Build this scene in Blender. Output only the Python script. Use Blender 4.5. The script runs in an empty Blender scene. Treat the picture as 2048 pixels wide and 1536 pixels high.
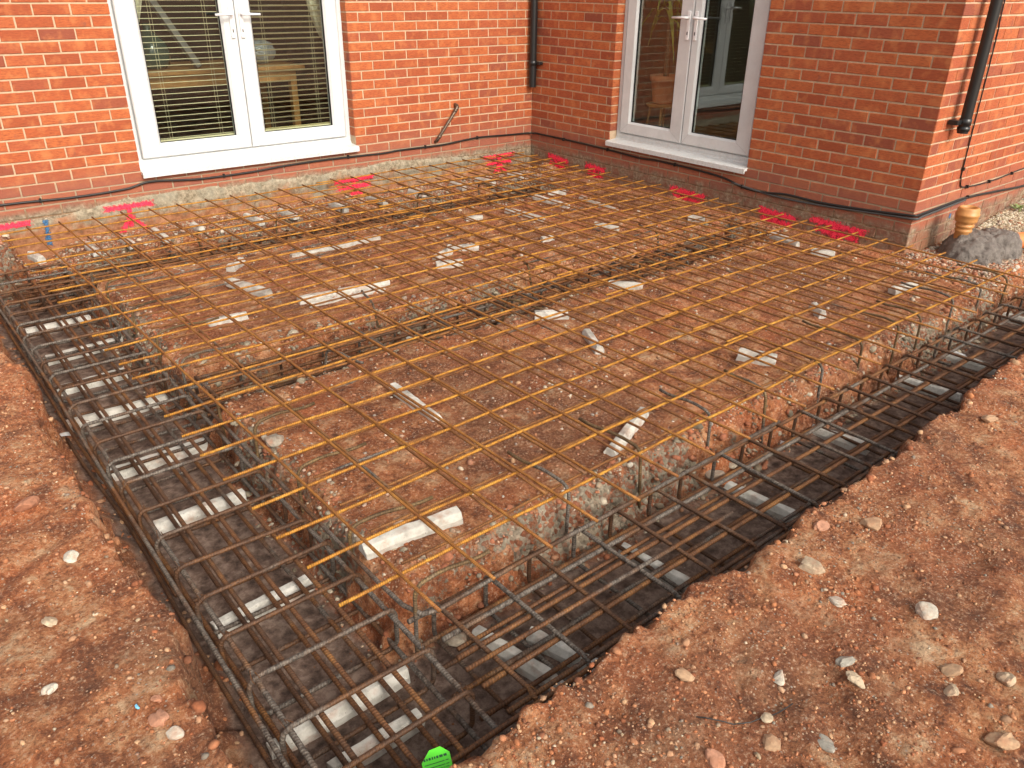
import bpy, math, random
import numpy as np
from mathutils import Vector, Matrix
rnd = random.Random(7)
R_ = math.radians
scene = bpy.context.scene
COL = scene.collection

# ------------------------------------------------------------------ camera
cam_d = bpy.data.cameras.new('camera'); cam = bpy.data.objects.new('camera', cam_d); COL.objects.link(cam)
cam_d.sensor_width = 36.0; cam_d.lens = 36.0 * 1572.9 / 2048.0; cam_d.clip_start = .05; cam_d.clip_end = 500
_y, _p, _r = 0.6912, 0.4715, 0.0129
f = Vector((math.sin(_y)*math.cos(_p), math.cos(_y)*math.cos(_p), -math.sin(_p)))
r = Vector((math.cos(_y), -math.sin(_y), 0)); u = r.cross(f)
r2 = r*math.cos(_r) + u*math.sin(_r); u2 = -r*math.sin(_r) + u*math.cos(_r)
M = Matrix(((r2.x, u2.x, -f.x, -5.4224), (r2.y, u2.y, -f.y, -6.2972), (r2.z, u2.z, -f.z, 1.4255), (0, 0, 0, 1)))
cam.matrix_world = M
scene.camera = cam

# ------------------------------------------------------------------ sky and sun
SUN_DIR = Vector((-0.06, -1.0, 0.76)).normalized()      # towards the sun
world = bpy.data.worlds.new("World"); scene.world = world; world.use_nodes = True
wn = world.node_tree; bg = wn.nodes['Background']
sky = wn.nodes.new('ShaderNodeTexSky'); sky.sky_type = 'NISHITA'; sky.sun_disc = False
sky.sun_elevation = math.asin(SUN_DIR.z); sky.sun_rotation = math.atan2(SUN_DIR.x, SUN_DIR.y)
sky.air_density = 1.0; sky.dust_density = 4.0; sky.ozone_density = 1.0
hs = wn.nodes.new('ShaderNodeHueSaturation'); hs.inputs['Saturation'].default_value = .35       # thin bright overcast
wn.links.new(sky.outputs[0], hs.inputs['Color']); wm = wn.nodes.new('ShaderNodeMix'); wm.data_type = 'RGBA'; wm.blend_type = 'MULTIPLY'
wm.inputs[0].default_value = 1; wm.inputs[7].default_value = (1.06, 1.0, .92, 1); wn.links.new(hs.outputs[0], wm.inputs[6])
wn.links.new(wm.outputs[2], bg.inputs[0]); bg.inputs[1].default_value = 0.15
sl = bpy.data.lights.new('sun', 'SUN'); sl.energy = 1.15; sl.angle = R_(10); sl.color = (1.0, .93, .84)
so = bpy.data.objects.new('sun', sl); COL.objects.link(so)
so.rotation_euler = (-SUN_DIR).to_track_quat('-Z', 'Y').to_euler(); so.location = (-3, -12, 9)
vs = scene.view_settings; vs.view_transform = 'Standard'; vs.look = 'None'; vs.gamma = 1; vs.exposure = 0.8

# ------------------------------------------------------------------ helpers
def tag(o, label=None, cat=None, group=None, kind=None):
    if label: o['label'] = label
    if cat: o['category'] = cat
    if group: o['group'] = group
    if kind: o['kind'] = kind
    return o
def empty(name, loc=(0, 0, 0), rz=0, **k):
    o = bpy.data.objects.new(name, None); COL.objects.link(o); o.location = loc; o.rotation_euler = (0, 0, rz)
    o.empty_display_size = .1
    return tag(o, **k)
def link(name, me, parent=None, **k):
    o = bpy.data.objects.new(name, me); COL.objects.link(o)
    if parent: o.parent = parent
    return tag(o, **k)
class MB:
    """collects vertices/faces for ONE mesh"""
    def __init__(s): s.v = []; s.f = []; s.uv = []; s.c = []; s.hasuv = False
    def add(s, vs, fs, uvs=None, col=None):
        b = len(s.v); s.v += [tuple(q) for q in vs]
        for i, fa in enumerate(fs):
            s.f.append(tuple(a + b for a in fa)); s.uv.append(uvs[i] if uvs else [(0, 0)]*len(fa)); s.c.append(col or (1, 1, 1, 1))
        if uvs: s.hasuv = True
        return s
    def box(s, x0, x1, y0, y1, z0, z1, col=None):
        vs = [(x0,y0,z0),(x1,y0,z0),(x1,y1,z0),(x0,y1,z0),(x0,y0,z1),(x1,y0,z1),(x1,y1,z1),(x0,y1,z1)]
        return s.add(vs, [(0,3,2,1),(4,5,6,7),(0,1,5,4),(1,2,6,5),(2,3,7,6),(3,0,4,7)], col=col)
    def tube(s, pts, rad, sides=8, closed=False, cap=True, col=None):
        P = [Vector(q) for q in pts]; n = len(P)
        rads = rad if isinstance(rad, (list, tuple)) else [rad]*n
        T = []
        for i in range(n):
            a = P[(i-1) % n] if (closed or i > 0) else P[i]; b = P[(i+1) % n] if (closed or i < n-1) else P[i]
            T.append((b-a).normalized())
        up = Vector((0, 0, 1)) if abs(T[0].z) < .9 else Vector((1, 0, 0))
        N = (up - T[0]*up.dot(T[0])).normalized(); L = 0; rings = []; us = []
        for i in range(n):
            if i: N = (N - T[i]*N.dot(T[i])).normalized(); L += (P[i]-P[i-1]).length
            B = T[i].cross(N)
            rings.append([P[i] + (N*math.cos(2*math.pi*k/sides) + B*math.sin(2*math.pi*k/sides))*rads[i] for k in range(sides)]); us.append(L)
        vs = [q for rg in rings for q in rg]; fs = []; uvs = []
        m = n if closed else n-1
        for i in range(m):
            j = (i+1) % n; u0 = us[i]; u1 = us[j] if j else L + (P[0]-P[-1]).length
            for k in range(sides):
                l = (k+1) % sides; fs.append((i*sides+k, i*sides+l, j*sides+l, j*sides+k))
                uvs.append([(u0, k/sides), (u0, (k+1)/sides), (u1, (k+1)/sides), (u1, k/sides)])
        if cap and not closed:
            fs.append(tuple(range(sides-1, -1, -1))); uvs.append([(0, 0)]*sides)
            fs.append(tuple((n-1)*sides+k for k in range(sides))); uvs.append([(0, 0)]*sides)
        return s.add(vs, fs, uvs, col)
    def lathe(s, prof, center=(0,0,0), sides=32, col=None):
        cx, cy, cz = center; vs = []; fs = []
        for (rr, z) in prof:
            for k in range(sides): a = 2*math.pi*k/sides; vs.append((cx+rr*math.cos(a), cy+rr*math.sin(a), cz+z))
        for i in range(len(prof)-1):
            for k in range(sides):
                l = (k+1) % sides; fs.append((i*sides+k, i*sides+l, (i+1)*sides+l, (i+1)*sides+k))
        return s.add(vs, fs, col=col)
    def mesh(s, name, mat, smooth=False):
        me = bpy.data.meshes.new(name); me.from_pydata(s.v, [], s.f)
        if s.hasuv:
            uvl = me.uv_layers.new(name='uv'); flat = np.array([c for fa in s.uv for q in fa for c in q], 'f4')
            uvl.data.foreach_set('uv', flat)
        ca = me.color_attributes.new('tint', 'FLOAT_COLOR', 'CORNER')
        ca.data.foreach_set('color', np.repeat(np.array(s.c, 'f4'), [len(q) for q in s.f], axis=0).ravel())
        me.materials.append(mat)
        if smooth: me.polygons.foreach_set('use_smooth', [True]*len(me.polygons))
        me.update(); return me
    def build(s, name, mat, parent=None, smooth=False, bevel=0, **k):
        o = link(name, s.mesh(name, mat, smooth), parent, **k)
        if bevel:
            b = o.modifiers.new('bevel', 'BEVEL'); b.width = bevel; b.segments = 2; b.limit_method = 'ANGLE'; b.angle_limit = R_(40)
        return o

def smoothstep(t): t = np.clip(t, 0, 1); return t*t*(3-2*t)
def vnoise(x, y, scale, seed):
    """smooth value noise on any arrays, -1..1"""
    rs = np.random.RandomState(seed); N = 256; G = rs.rand(N, N)*2-1
    X = np.asarray(x)/scale+57.3; Y = np.asarray(y)/scale+91.7
    xi = np.floor(X).astype(int); yi = np.floor(Y).astype(int); fx = X-xi; fy = Y-yi
    fx = fx*fx*(3-2*fx); fy = fy*fy*(3-2*fy)
    a = G[xi % N, yi % N]; b = G[(xi+1) % N, yi % N]; c = G[xi % N, (yi+1) % N]; d = G[(xi+1) % N, (yi+1) % N]
    return (a*(1-fx)+b*fx)*(1-fy) + (c*(1-fx)+d*fx)*fy
def fbm(x, y, scale, seed, octv=4, gain=.5):
    s = 0; a = 1; t = 0
    for i in range(octv): s = s + a*vnoise(x, y, scale/2**i, seed+i*13); t += a; a *= gain
    return s/t

# ------------------------------------------------------------------ materials
class NT:
    def __init__(s, name):
        s.m = bpy.data.materials.new(name); s.m.use_nodes = True; s.t = s.m.node_tree; s.n = s.t.nodes; s.b = s.n['Principled BSDF']
    def new(s, t, **k):
        n = s.n.new('ShaderNode'+t)
        for a, b in k.items(): setattr(n, a, b)
        return n
    def L(s, a, b): s.t.links.new(a, b)
    def val(s, sock, v):
        if hasattr(v, 'is_output'): s.L(v, sock)
        elif v is not None: sock.default_value = v
    def obj(s): return s.new('TexCoord').outputs['Object']
    def geo(s): return s.new('NewGeometry').outputs['Position']
    def noise(s, vec, scale, detail=4, rough=.6, dim='3D'):
        n = s.new('TexNoise'); n.inputs['Scale'].default_value = scale; n.inputs['Detail'].default_value = detail; n.inputs['Roughness'].default_value = rough
        if vec: s.L(vec, n.inputs['Vector'])
        return n.outputs['Fac']
    def voro(s, vec, scale, feature='F1', out='Distance', rnd_=1):
        n = s.new('TexVoronoi', feature=feature); n.inputs['Scale'].default_value = scale; n.inputs['Randomness'].default_value = rnd_
        if vec: s.L(vec, n.inputs['Vector'])
        return n.outputs[out]
    def ramp(s, fac, stops, interp='LINEAR'):
        n = s.new('ValToRGB'); cr = n.color_ramp; cr.interpolation = interp
        while len(cr.elements) < len(stops): cr.elements.new(.5)
        for e, (p, c) in zip(cr.elements, stops):
            e.position = p; e.color = (c, c, c, 1) if isinstance(c, (int, float)) else tuple(c)+(1,)
        s.L(fac, n.inputs[0]); return n.outputs[0]
    def mix(s, fac, a, b, mode='MIX'):
        n = s.new('Mix', data_type='RGBA', blend_type=mode)
        s.val(n.inputs[0], fac)
        for k, v in ((6, a), (7, b)):
            if hasattr(v, 'is_output'): s.L(v, n.inputs[k])
            else: n.inputs[k].default_value = tuple(v)+(1,) if len(v) == 3 else v
        return n.outputs[2]
    def math(s, op, a, b=None, c=None, clamp=False):
        n = s.new('Math', operation=op, use_clamp=clamp)
        for i, v in enumerate((a, b, c)):
            if v is not None: s.val(n.inputs[i], v)
        return n.outputs[0]
    def attr(s, name, out='Color'):
        n = s.new('Attribute', attribute_name=name); return n.outputs[out]
    def sep(s, v):
        n = s.new('SeparateXYZ'); s.L(v, n.inputs[0]); return n.outputs
    def bump(s, h, strength=.5, dist=.01, prev=None):
        n = s.new('Bump'); n.inputs['Strength'].default_value = strength; n.inputs['Distance'].default_value = dist
        s.L(h, n.inputs['Height'])
        if prev: s.L(prev, n.inputs['Normal'])
        return n.outputs[0]
    def out(s, color=None, rough=None, metal=None, normal=None, **k):
        for key, v in (('Base Color', color), ('Roughness', rough), ('Metallic', metal), ('Normal', normal)):
            if v is None: continue
            if isinstance(v, tuple) and len(v) == 3: v = v+(1,)
            s.val(s.b.inputs[key], v)
        for key, v in k.items(): s.val(s.b.inputs[key.replace('_', ' ')], v)
        return s.m

def mat_soil():
    s = NT('red_soil'); P = s.geo()
    n1 = s.noise(P, 1.3, 5, .6); n2 = s.noise(P, 8, 8, .74); n3 = s.noise(P, 75, 6, .8); n4 = s.noise(P, 3.2, 6, .66)
    base = s.ramp(n2, [(.36, (.10, .032, .013)), (.45, (.27, .085, .028)), (.52, (.45, .165, .060)), (.58, (.55, .27, .125)), (.65, (.62, .42, .25))])
    red = s.ramp(n4, [(.48, 0), (.62, 1)])
    base = s.mix(s.math('MULTIPLY', red, .55), base, (.50, .135, .04))
    dark = s.ramp(n1, [(.36, 1), (.52, 0)])
    base = s.mix(s.math('MULTIPLY', dark, .6), base, (.17, .068, .032))
    base = s.mix(s.ramp(n3, [(.34, .85), (.50, 0)]), base, (.075, .028, .014))
    base = s.mix(s.ramp(n3, [(.53, 0), (.66, .75)]), base, (.66, .45, .29))
    # fine grit: small pale and dark grains
    vc = s.new('TexVoronoi'); vc.inputs['Scale'].default_value = 140; s.L(P, vc.inputs['Vector'])
    cs = s.sep(vc.outputs['Color'])
    grain = s.math('MULTIPLY', s.math('GREATER_THAN', cs[0], .86), s.math('LESS_THAN', vc.outputs['Distance'], .42))
    gcol = s.ramp(cs[1], [(0, (.62, .48, .34)), (.5, (.55, .30, .18)), (1, (.42, .40, .34))])
    clump = s.ramp(s.noise(P, 4.5, 4, .6), [(.42, .12), (.6, 1)])
    base = s.mix(s.math('MULTIPLY', grain, clump), base, gcol)
    # trench floor: damp grey-brown blinding
    fl = s.attr('zones'); z = s.sep(fl)
    fn = s.noise(P, 22, 6, .7)
    floorc = s.ramp(fn, [(.36, (.085, .052, .037)), (.5, (.21, .135, .10)), (.62, (.34, .245, .19))])
    base = s.mix(z[0], base, floorc)
    # broken old concrete / lime rubble
    vr = s.new('TexVoronoi'); vr.inputs['Scale'].default_value = 62; s.L(P, vr.inputs['Vector'])
    rc = s.ramp(s.sep(vr.outputs['Color'])[0], [(0, (.33, .29, .21)), (.3, (.20, .17, .12)), (.5, (.42, .37, .28)), (.62, (.30, .11, .055)), (.85, (.24, .085, .04)), (1, (.36, .30, .22))])
    rub = s.ramp(s.math('ADD', z[1], s.math('MULTIPLY', s.math('SUBTRACT', s.noise(P, 17, 6, .8), .5), 2.6)), [(.55, 0), (.72, .92)])
    base = s.mix(rub, base, rc)
    # pebble gravel by the far wall
    base = s.mix(z[2], base, s.ramp(s.sep(vr.outputs['Color'])[1], [(0, (.5, .43, .3)), (.5, (.33, .27, .18)), (1, (.6, .54, .42))]))
    h = s.math('ADD', s.math('MULTIPLY', n3, .5), s.math('MULTIPLY', n2, .9))
    h = s.math('ADD', h, s.math('MULTIPLY', grain, .25))
    b1 = s.bump(h, 1.0, .028)
    b2 = s.bump(s.noise(P, 240, 3, .7), .5, .005, b1)
    hr = s.math('MULTIPLY', s.math('SUBTRACT', 1, vr.outputs['Distance']), s.math('MAXIMUM', rub, z[2]))
    b3 = s.bump(hr, .7, .02, b2)
    return s.out(base, .9, None, b3)

def mat_brick():
    s = NT('red_brick'); P = s.geo(); c = s.sep(s.attr('tint')); z = s.sep(P)[2]
    sn = s.new('Mapping'); s.L(P, sn.inputs[0]); sn.inputs['Scale'].default_value = (1, 1, 6)
    streak = s.noise(sn.outputs[0], 26, 6, .78)
    base = s.ramp(c[0], [(0, (.31, .068, .024)), (.3, (.41, .098, .030)), (.55, (.46, .125, .037)), (.8, (.38, .090, .034)), (1, (.25, .066, .036))])
    base = s.mix(s.ramp(streak, [(.36, .85), (.55, 0)]), base, (.22, .05, .018))
    blot = s.noise(P, 11, 3, .6)
    base = s.mix(s.ramp(blot, [(.5, 0), (.72, .6)]), base, (.54, .20, .07))
    base = s.mix(s.ramp(s.noise(P, 13.7, 2, .5), [(.66, 0), (.76, .6)]), base, (.20, .07, .045))
    # dulled engineering courses just above the damp course, then the buried part with old render and soil
    base = s.mix(s.ramp(z, [(.0, 0), (1, 0)]), base, base)
    dull = s.math('SUBTRACT', 1, s.math('MULTIPLY', s.math('SUBTRACT', z, .10), 6), clamp=True)
    base = s.mix(s.math('MULTIPLY', dull, .6), base, (.25, .095, .065))
    wn_ = s.noise(P, 5, 5, .65)
    low = s.math('SUBTRACT', s.math('MULTIPLY', s.math('ADD', z, .01), -22), s.math('MULTIPLY', s.math('SUBTRACT', wn_, .5), 3.0), clamp=True)
    py = s.sep(P)[1]
    onA = s.math('GREATER_THAN', py, -.06)
    cem = s.ramp(s.noise(P, 35, 6, .75), [(.32, (.08, .06, .035)), (.45, (.19, .145, .095)), (.6, (.32, .26, .18)), (.72, (.50, .43, .33))])
    covA = s.ramp(s.noise(P, 3.3, 4, .6), [(.25, .35), (.45, .97)])
    covB = s.ramp(s.noise(P, 7, 6, .75), [(.42, .15), (.58, .9)])
    cov = s.mix(onA, covB, covA)
    base = s.mix(s.math('MULTIPLY', low, .7), base, (.17, .068, .04))
    base = s.mix(s.math('MULTIPLY', low, s.sep(cov)[0]), base, cem)
    soil = s.math('SUBTRACT', s.math('MULTIPLY', s.math('ADD', z, .15), -9), s.math('MULTIPLY', s.math('SUBTRACT', s.noise(P, 4, 5, .7), .5), 5.0), clamp=True)
    base = s.mix(s.math('MULTIPLY', soil, .85), base, s.ramp(s.noise(P, 30, 4, .7), [(.3, (.16, .06, .025)), (.6, (.34, .14, .06)), (.75, (.45, .25, .13))]))
    # lime run and salt specks
    lime = s.math('MULTIPLY', s.ramp(s.noise(P, 60, 3, .8), [(.68, 0), (.76, 1)]), s.math('SUBTRACT', 1, s.math('MULTIPLY', z, 8), clamp=True))
    base = s.mix(s.math('MULTIPLY', lime, .7), base, (.62, .55, .45))
    h = s.math('ADD', streak, s.math('MULTIPLY', s.noise(P, 150, 3, .7), .6))
    h = s.math('ADD', h, s.math('MULTIPLY', s.math('MULTIPLY', low, s.noise(P, 25, 5, .7)), 3))
    return s.out(base, .85, None, s.bump(h, .45, .006))
def mat_foot():
    s = NT('old_cement_render'); P = s.geo(); z = s.sep(P)[2]
    n = s.noise(P, 28, 6, .75)
    base = s.ramp(n, [(.32, (.10, .08, .045)), (.45, (.22, .18, .12)), (.58, (.34, .285, .20)), (.7, (.50, .44, .34))])
    base = s.mix(s.ramp(s.noise(P, 4, 4, .6), [(.45, 0), (.62, .6)]), base, (.27, .26, .20))
    k = s.math('SUBTRACT', s.math('MULTIPLY', s.math('ADD', z, .12), -8), s.math('MULTIPLY', s.math('SUBTRACT', s.noise(P, 3.2, 5, .7), .5), 6.0), clamp=True)
    base = s.mix(s.math('MULTIPLY', k, .9), base, s.ramp(s.noise(P, 26, 5, .7), [(.3, (.17, .062, .024)), (.5, (.33, .13, .055)), (.7, (.44, .23, .12))]))
    return s.out(base, .92, 0, s.bump(n, .8, .012))
def mat_mortar():
    s = NT('sandy_mortar'); P = s.geo(); z = s.sep(P)[2]
    base = s.ramp(s.noise(P, 30, 5, .7), [(.3, (.42, .295, .19)), (.6, (.53, .395, .265)), (.75, (.60, .49, .36))])
    base = s.mix(s.math('MULTIPLY', s.math('SUBTRACT', 1, s.math('MULTIPLY', s.math('SUBTRACT', z, .06), 7), clamp=True), .65), base, (.24, .19, .13))
    low = s.math('MULTIPLY', s.math('ADD', z, -.005), -30, clamp=True)
    base = s.mix(low, base, s.ramp(s.noise(P, 20, 5, .7), [(.35, (.12, .065, .035)), (.6, (.30, .20, .12))]))
    return s.out(base, .95, None, s.bump(s.noise(P, 90, 4, .7), .7, .006))

def mat_rebar(name, c0, c1, c2, ribs=.009, grey=0.0, rib_s=.9):
    s = NT(name); P = s.geo()
    oi = s.new('ObjectInfo').outputs['Random']
    n = s.noise(P, 9, 5, .7); n2 = s.noise(P, 75, 3, .7)
    base = s.ramp(n, [(.3, c0), (.5, c1), (.68, c2)])
    base = s.mix(s.ramp(n2, [(.35, .55), (.55, 0)]), base, (c0[0]*.5, c0[1]*.5, c0[2]*.5))
    if grey:
        m = s.math('ADD', s.math('MULTIPLY', s.math('SUBTRACT', s.noise(P, 3.5, 3, .6), .5), 2.2), s.math('SUBTRACT', oi, 1-grey))
        m = s.ramp(m, [(.0, 0), (.25, 1)])
        gc = s.ramp(n2, [(.35, (.05, .042, .036)), (.6, (.21, .185, .155))])
        base = s.mix(m, base, gc)
    uv = s.new('TexCoord').outputs['UV']; q = s.sep(uv)
    ph = s.math('ADD', s.math('MULTIPLY', q[0], 2*math.pi/ribs), s.math('MULTIPLY', q[1], 2*math.pi*1))
    rib = s.ramp(s.math('ADD', s.math('MULTIPLY', s.math('SINE', ph), .5), .5), [(.45, 0), (.8, 1)])
    base = s.mix(s.math('MULTIPLY', s.math('SUBTRACT', 1, s.sep(rib)[0]), .38), base, (.05, .022, .008))
    b = s.bump(s.sep(rib)[0], rib_s, .0022)
    b = s.bump(n2, .4, .002, b)
    return s.out(base, .62, .15, b)

def simple(name, color, rough=.5, metal=0, noise_amt=0, nscale=30, bump=0, **k):
    s = NT(name)
    if noise_amt or bump:
        P = s.geo(); n = s.noise(P, nscale, 5, .65)
    col = color
    if noise_amt:
        d = tuple(c*(1-noise_amt) for c in color); l = tuple(min(1, c*(1+noise_amt*.5)) for c in color)
        col = s.ramp(n, [(.3, d), (.7, l)])
    nm = s.bump(n, bump, .004) if bump else None
    return s.out(col, rough, metal, nm, **k)

def mat_upvc():
    s = NT('white_upvc'); P = s.geo(); z = s.sep(P)[2]
    n = s.noise(P, 6, 5, .7); n2 = s.noise(P, 45, 4, .8)
    base = s.ramp(n, [(.3, (.54, .565, .57)), (.6, (.61, .635, .64))])
    dirt = s.math('MULTIPLY', s.math('SUBTRACT', 1, s.math('MULTIPLY', s.math('SUBTRACT', z, .10), 5), clamp=True), s.ramp(n2, [(.48, 0), (.68, 1)]))
    base = s.mix(s.math('MULTIPLY', dirt, .55), base, (.36, .30, .22))
    return s.out(base, .32, 0, None)

def mat_concrete(name='spacer_concrete', bright=1.0):
    s = NT(name); P = s.geo(); c = s.attr('tint')
    oi = s.new('ObjectInfo').outputs['Random']
    n = s.noise(P, 22, 5, .7)
    base = s.ramp(n, [(.3, (.34*bright, .33*bright, .29*bright)), (.5, (.54*bright, .53*bright, .48*bright)), (.7, (.68*bright, .67*bright, .62*bright))])
    base = s.mix(s.math('MULTIPLY', oi, .35), base, (.40, .36, .30))
    base = s.mix(s.ramp(s.noise(P, 120, 2, .7), [(.66, 0), (.74, .8)]), base, (.12, .09, .07))
    base = s.mix(s.ramp(s.noise(P, 9, 4, .7), [(.55, 0), (.75, .7)]), base, (.38, .19, .11))
    return s.out(base, .85, 0, s.bump(s.noise(P, 90, 4, .7), .5, .004))

def mat_stone():
    s = NT('stone'); P = s.geo(); c = s.attr('tint')
    n = s.noise(P, 70, 4, .7)
    base = s.mix(1.0, c, s.ramp(n, [(.3, .62), (.7, 1.15)]), 'MULTIPLY')
    base = s.mix(s.ramp(s.noise(P, 18, 4, .7), [(.5, 0), (.72, .6)]), base, (.36, .15, .075))
    return s.out(base, .88, 0, s.bump(n, .5, .004))

def mat_glass():
    s = NT('window_glass'); nt = s.t; s.n.remove(s.b)
    g = s.new('BsdfGlossy'); g.inputs['Roughness'].default_value = 0.0; g.inputs['Color'].default_value = (.92, 1, .97, 1)
    t = s.new('BsdfTransparent'); t.inputs['Color'].default_value = (.86, .90, .88, 1)
    fr = s.new('Fresnel'); fr.inputs['IOR'].default_value = 1.85; bf = s.new('NewGeometry').outputs['Backfacing']
    m = s.new('MixShader'); s.L(s.math('MULTIPLY', fr.outputs[0], s.math('SUBTRACT', 1, bf)), m.inputs[0]); s.L(t.outputs[0], m.inputs[1]); s.L(g.outputs[0], m.inputs[2])
    s.L(m.outputs[0], s.n['Material Output'].inputs[0]); return s.m

def mat_spray(name, c):
    s = NT(name); P = s.geo(); uv = s.new('TexCoord').outputs['UV']; q = s.sep(uv)
    edge = s.math('MULTIPLY', s.math('MINIMUM', q[1], s.math('SUBTRACT', 1, q[1])), 2.0)
    e2 = s.math('MULTIPLY', s.math('MINIMUM', q[0], s.math('SUBTRACT', 1, q[0])), 6.0)
    edge = s.math('MINIMUM', edge, e2)
    nn = s.noise(P, 55, 5, .75)
    a = s.math('MULTIPLY', s.math('SUBTRACT', s.math('ADD', edge, s.math('MULTIPLY', nn, 2.8)), 1.75), 3, clamp=True)
    a = s.math('MULTIPLY', a, s.ramp(s.noise(P, 130, 3, .8), [(.3, .25), (.45, 1)]))
    col = s.mix(s.ramp(nn, [(.4, 0), (.7, 1)]), c, tuple(min(1, v*1.25+.05) for v in c))
    return s.out(col, .6, 0, s.bump(nn, .6, .004), Alpha=a)

FOOT = mat_foot(); SOIL = mat_soil(); BRICK = mat_brick(); MORTAR = mat_mortar()
MESH_TOP = mat_rebar('orange_rusted_mesh', (.25, .09, .014), (.52, .225, .022), (.70, .36, .05), .0075, 0, .7)
MESH_LONG = mat_rebar('brown_orange_mesh', (.20, .065, .014), (.38, .15, .026), (.50, .23, .045), .0075, 0, .7)
MESH_LOW = mat_rebar('brown_rusted_mesh', (.17, .065, .022), (.31, .125, .035), (.42, .19, .05), .0075, .12, .7)
CAGE = mat_rebar('dark_rusted_rebar', (.055, .028, .016), (.13, .062, .030), (.24, .105, .035), .0095, .42)
CAGE_RUST = mat_rebar('brown_rusted_rebar', (.085, .035, .016), (.19, .08, .030), (.34, .155, .045), .0105, .16)
STARTER = mat_rebar('olive_rusted_rebar', (.07, .045, .02), (.17, .105, .045), (.27, .18, .075), .0095, .3)
UPVC = mat_upvc(); GLASS = mat_glass(); CONC = mat_concrete(); STONE = mat_stone()
BLACK = simple('black_plastic', (.012, .014, .015), .32)
CABLE = simple('black_cable', (.010, .009, .009), .45)
CABLE_G = simple('grey_cable', (.055, .055, .055), .5)
GASKET = simple('black_gasket', (.01, .01, .01), .6)
GREYL = simple('grey_line', (.35, .36, .36), .6)
HANDLE = simple('white_handle', (.74, .75, .76), .25)
KEYM = simple('dark_metal', (.05, .05, .05), .4, .8)
PIPE_CLAY = simple('tan_plastic_collar', (.50, .235, .075), .45, 0, .2, 25, .1)
PIPE_OR = simple('orange_plastic_pipe', (.72, .22, .065), .4, 0, .12, 8)
PINK = mat_spray('red_spray_paint', (.80, .012, .055)); BLUE = mat_spray('blue_spray_paint', (.02, .10, .22))
WOOD = simple('pine_wood', (.42, .20, .06), .45, 0, .3, 12)
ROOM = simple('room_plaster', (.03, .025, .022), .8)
FLOORW = simple('dark_floor', (.10, .06, .035), .5, 0, .3, 9)
SLAT = simple('cream_blind', (.74, .66, .42), .45)
CLOTH = simple('patterned_curtain', (.66, .62, .48), .9, 0, .45, 28, .3)
COPPER = simple('dull_copper', (.16, .12, .09), .35, .7, .5, 40)
LEAF = simple('green_leaf', (.07, .14, .02), .5, 0, .4, 30)
TERRA = simple('terracotta', (.66, .26, .13), .8, 0, .15, 14)

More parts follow.
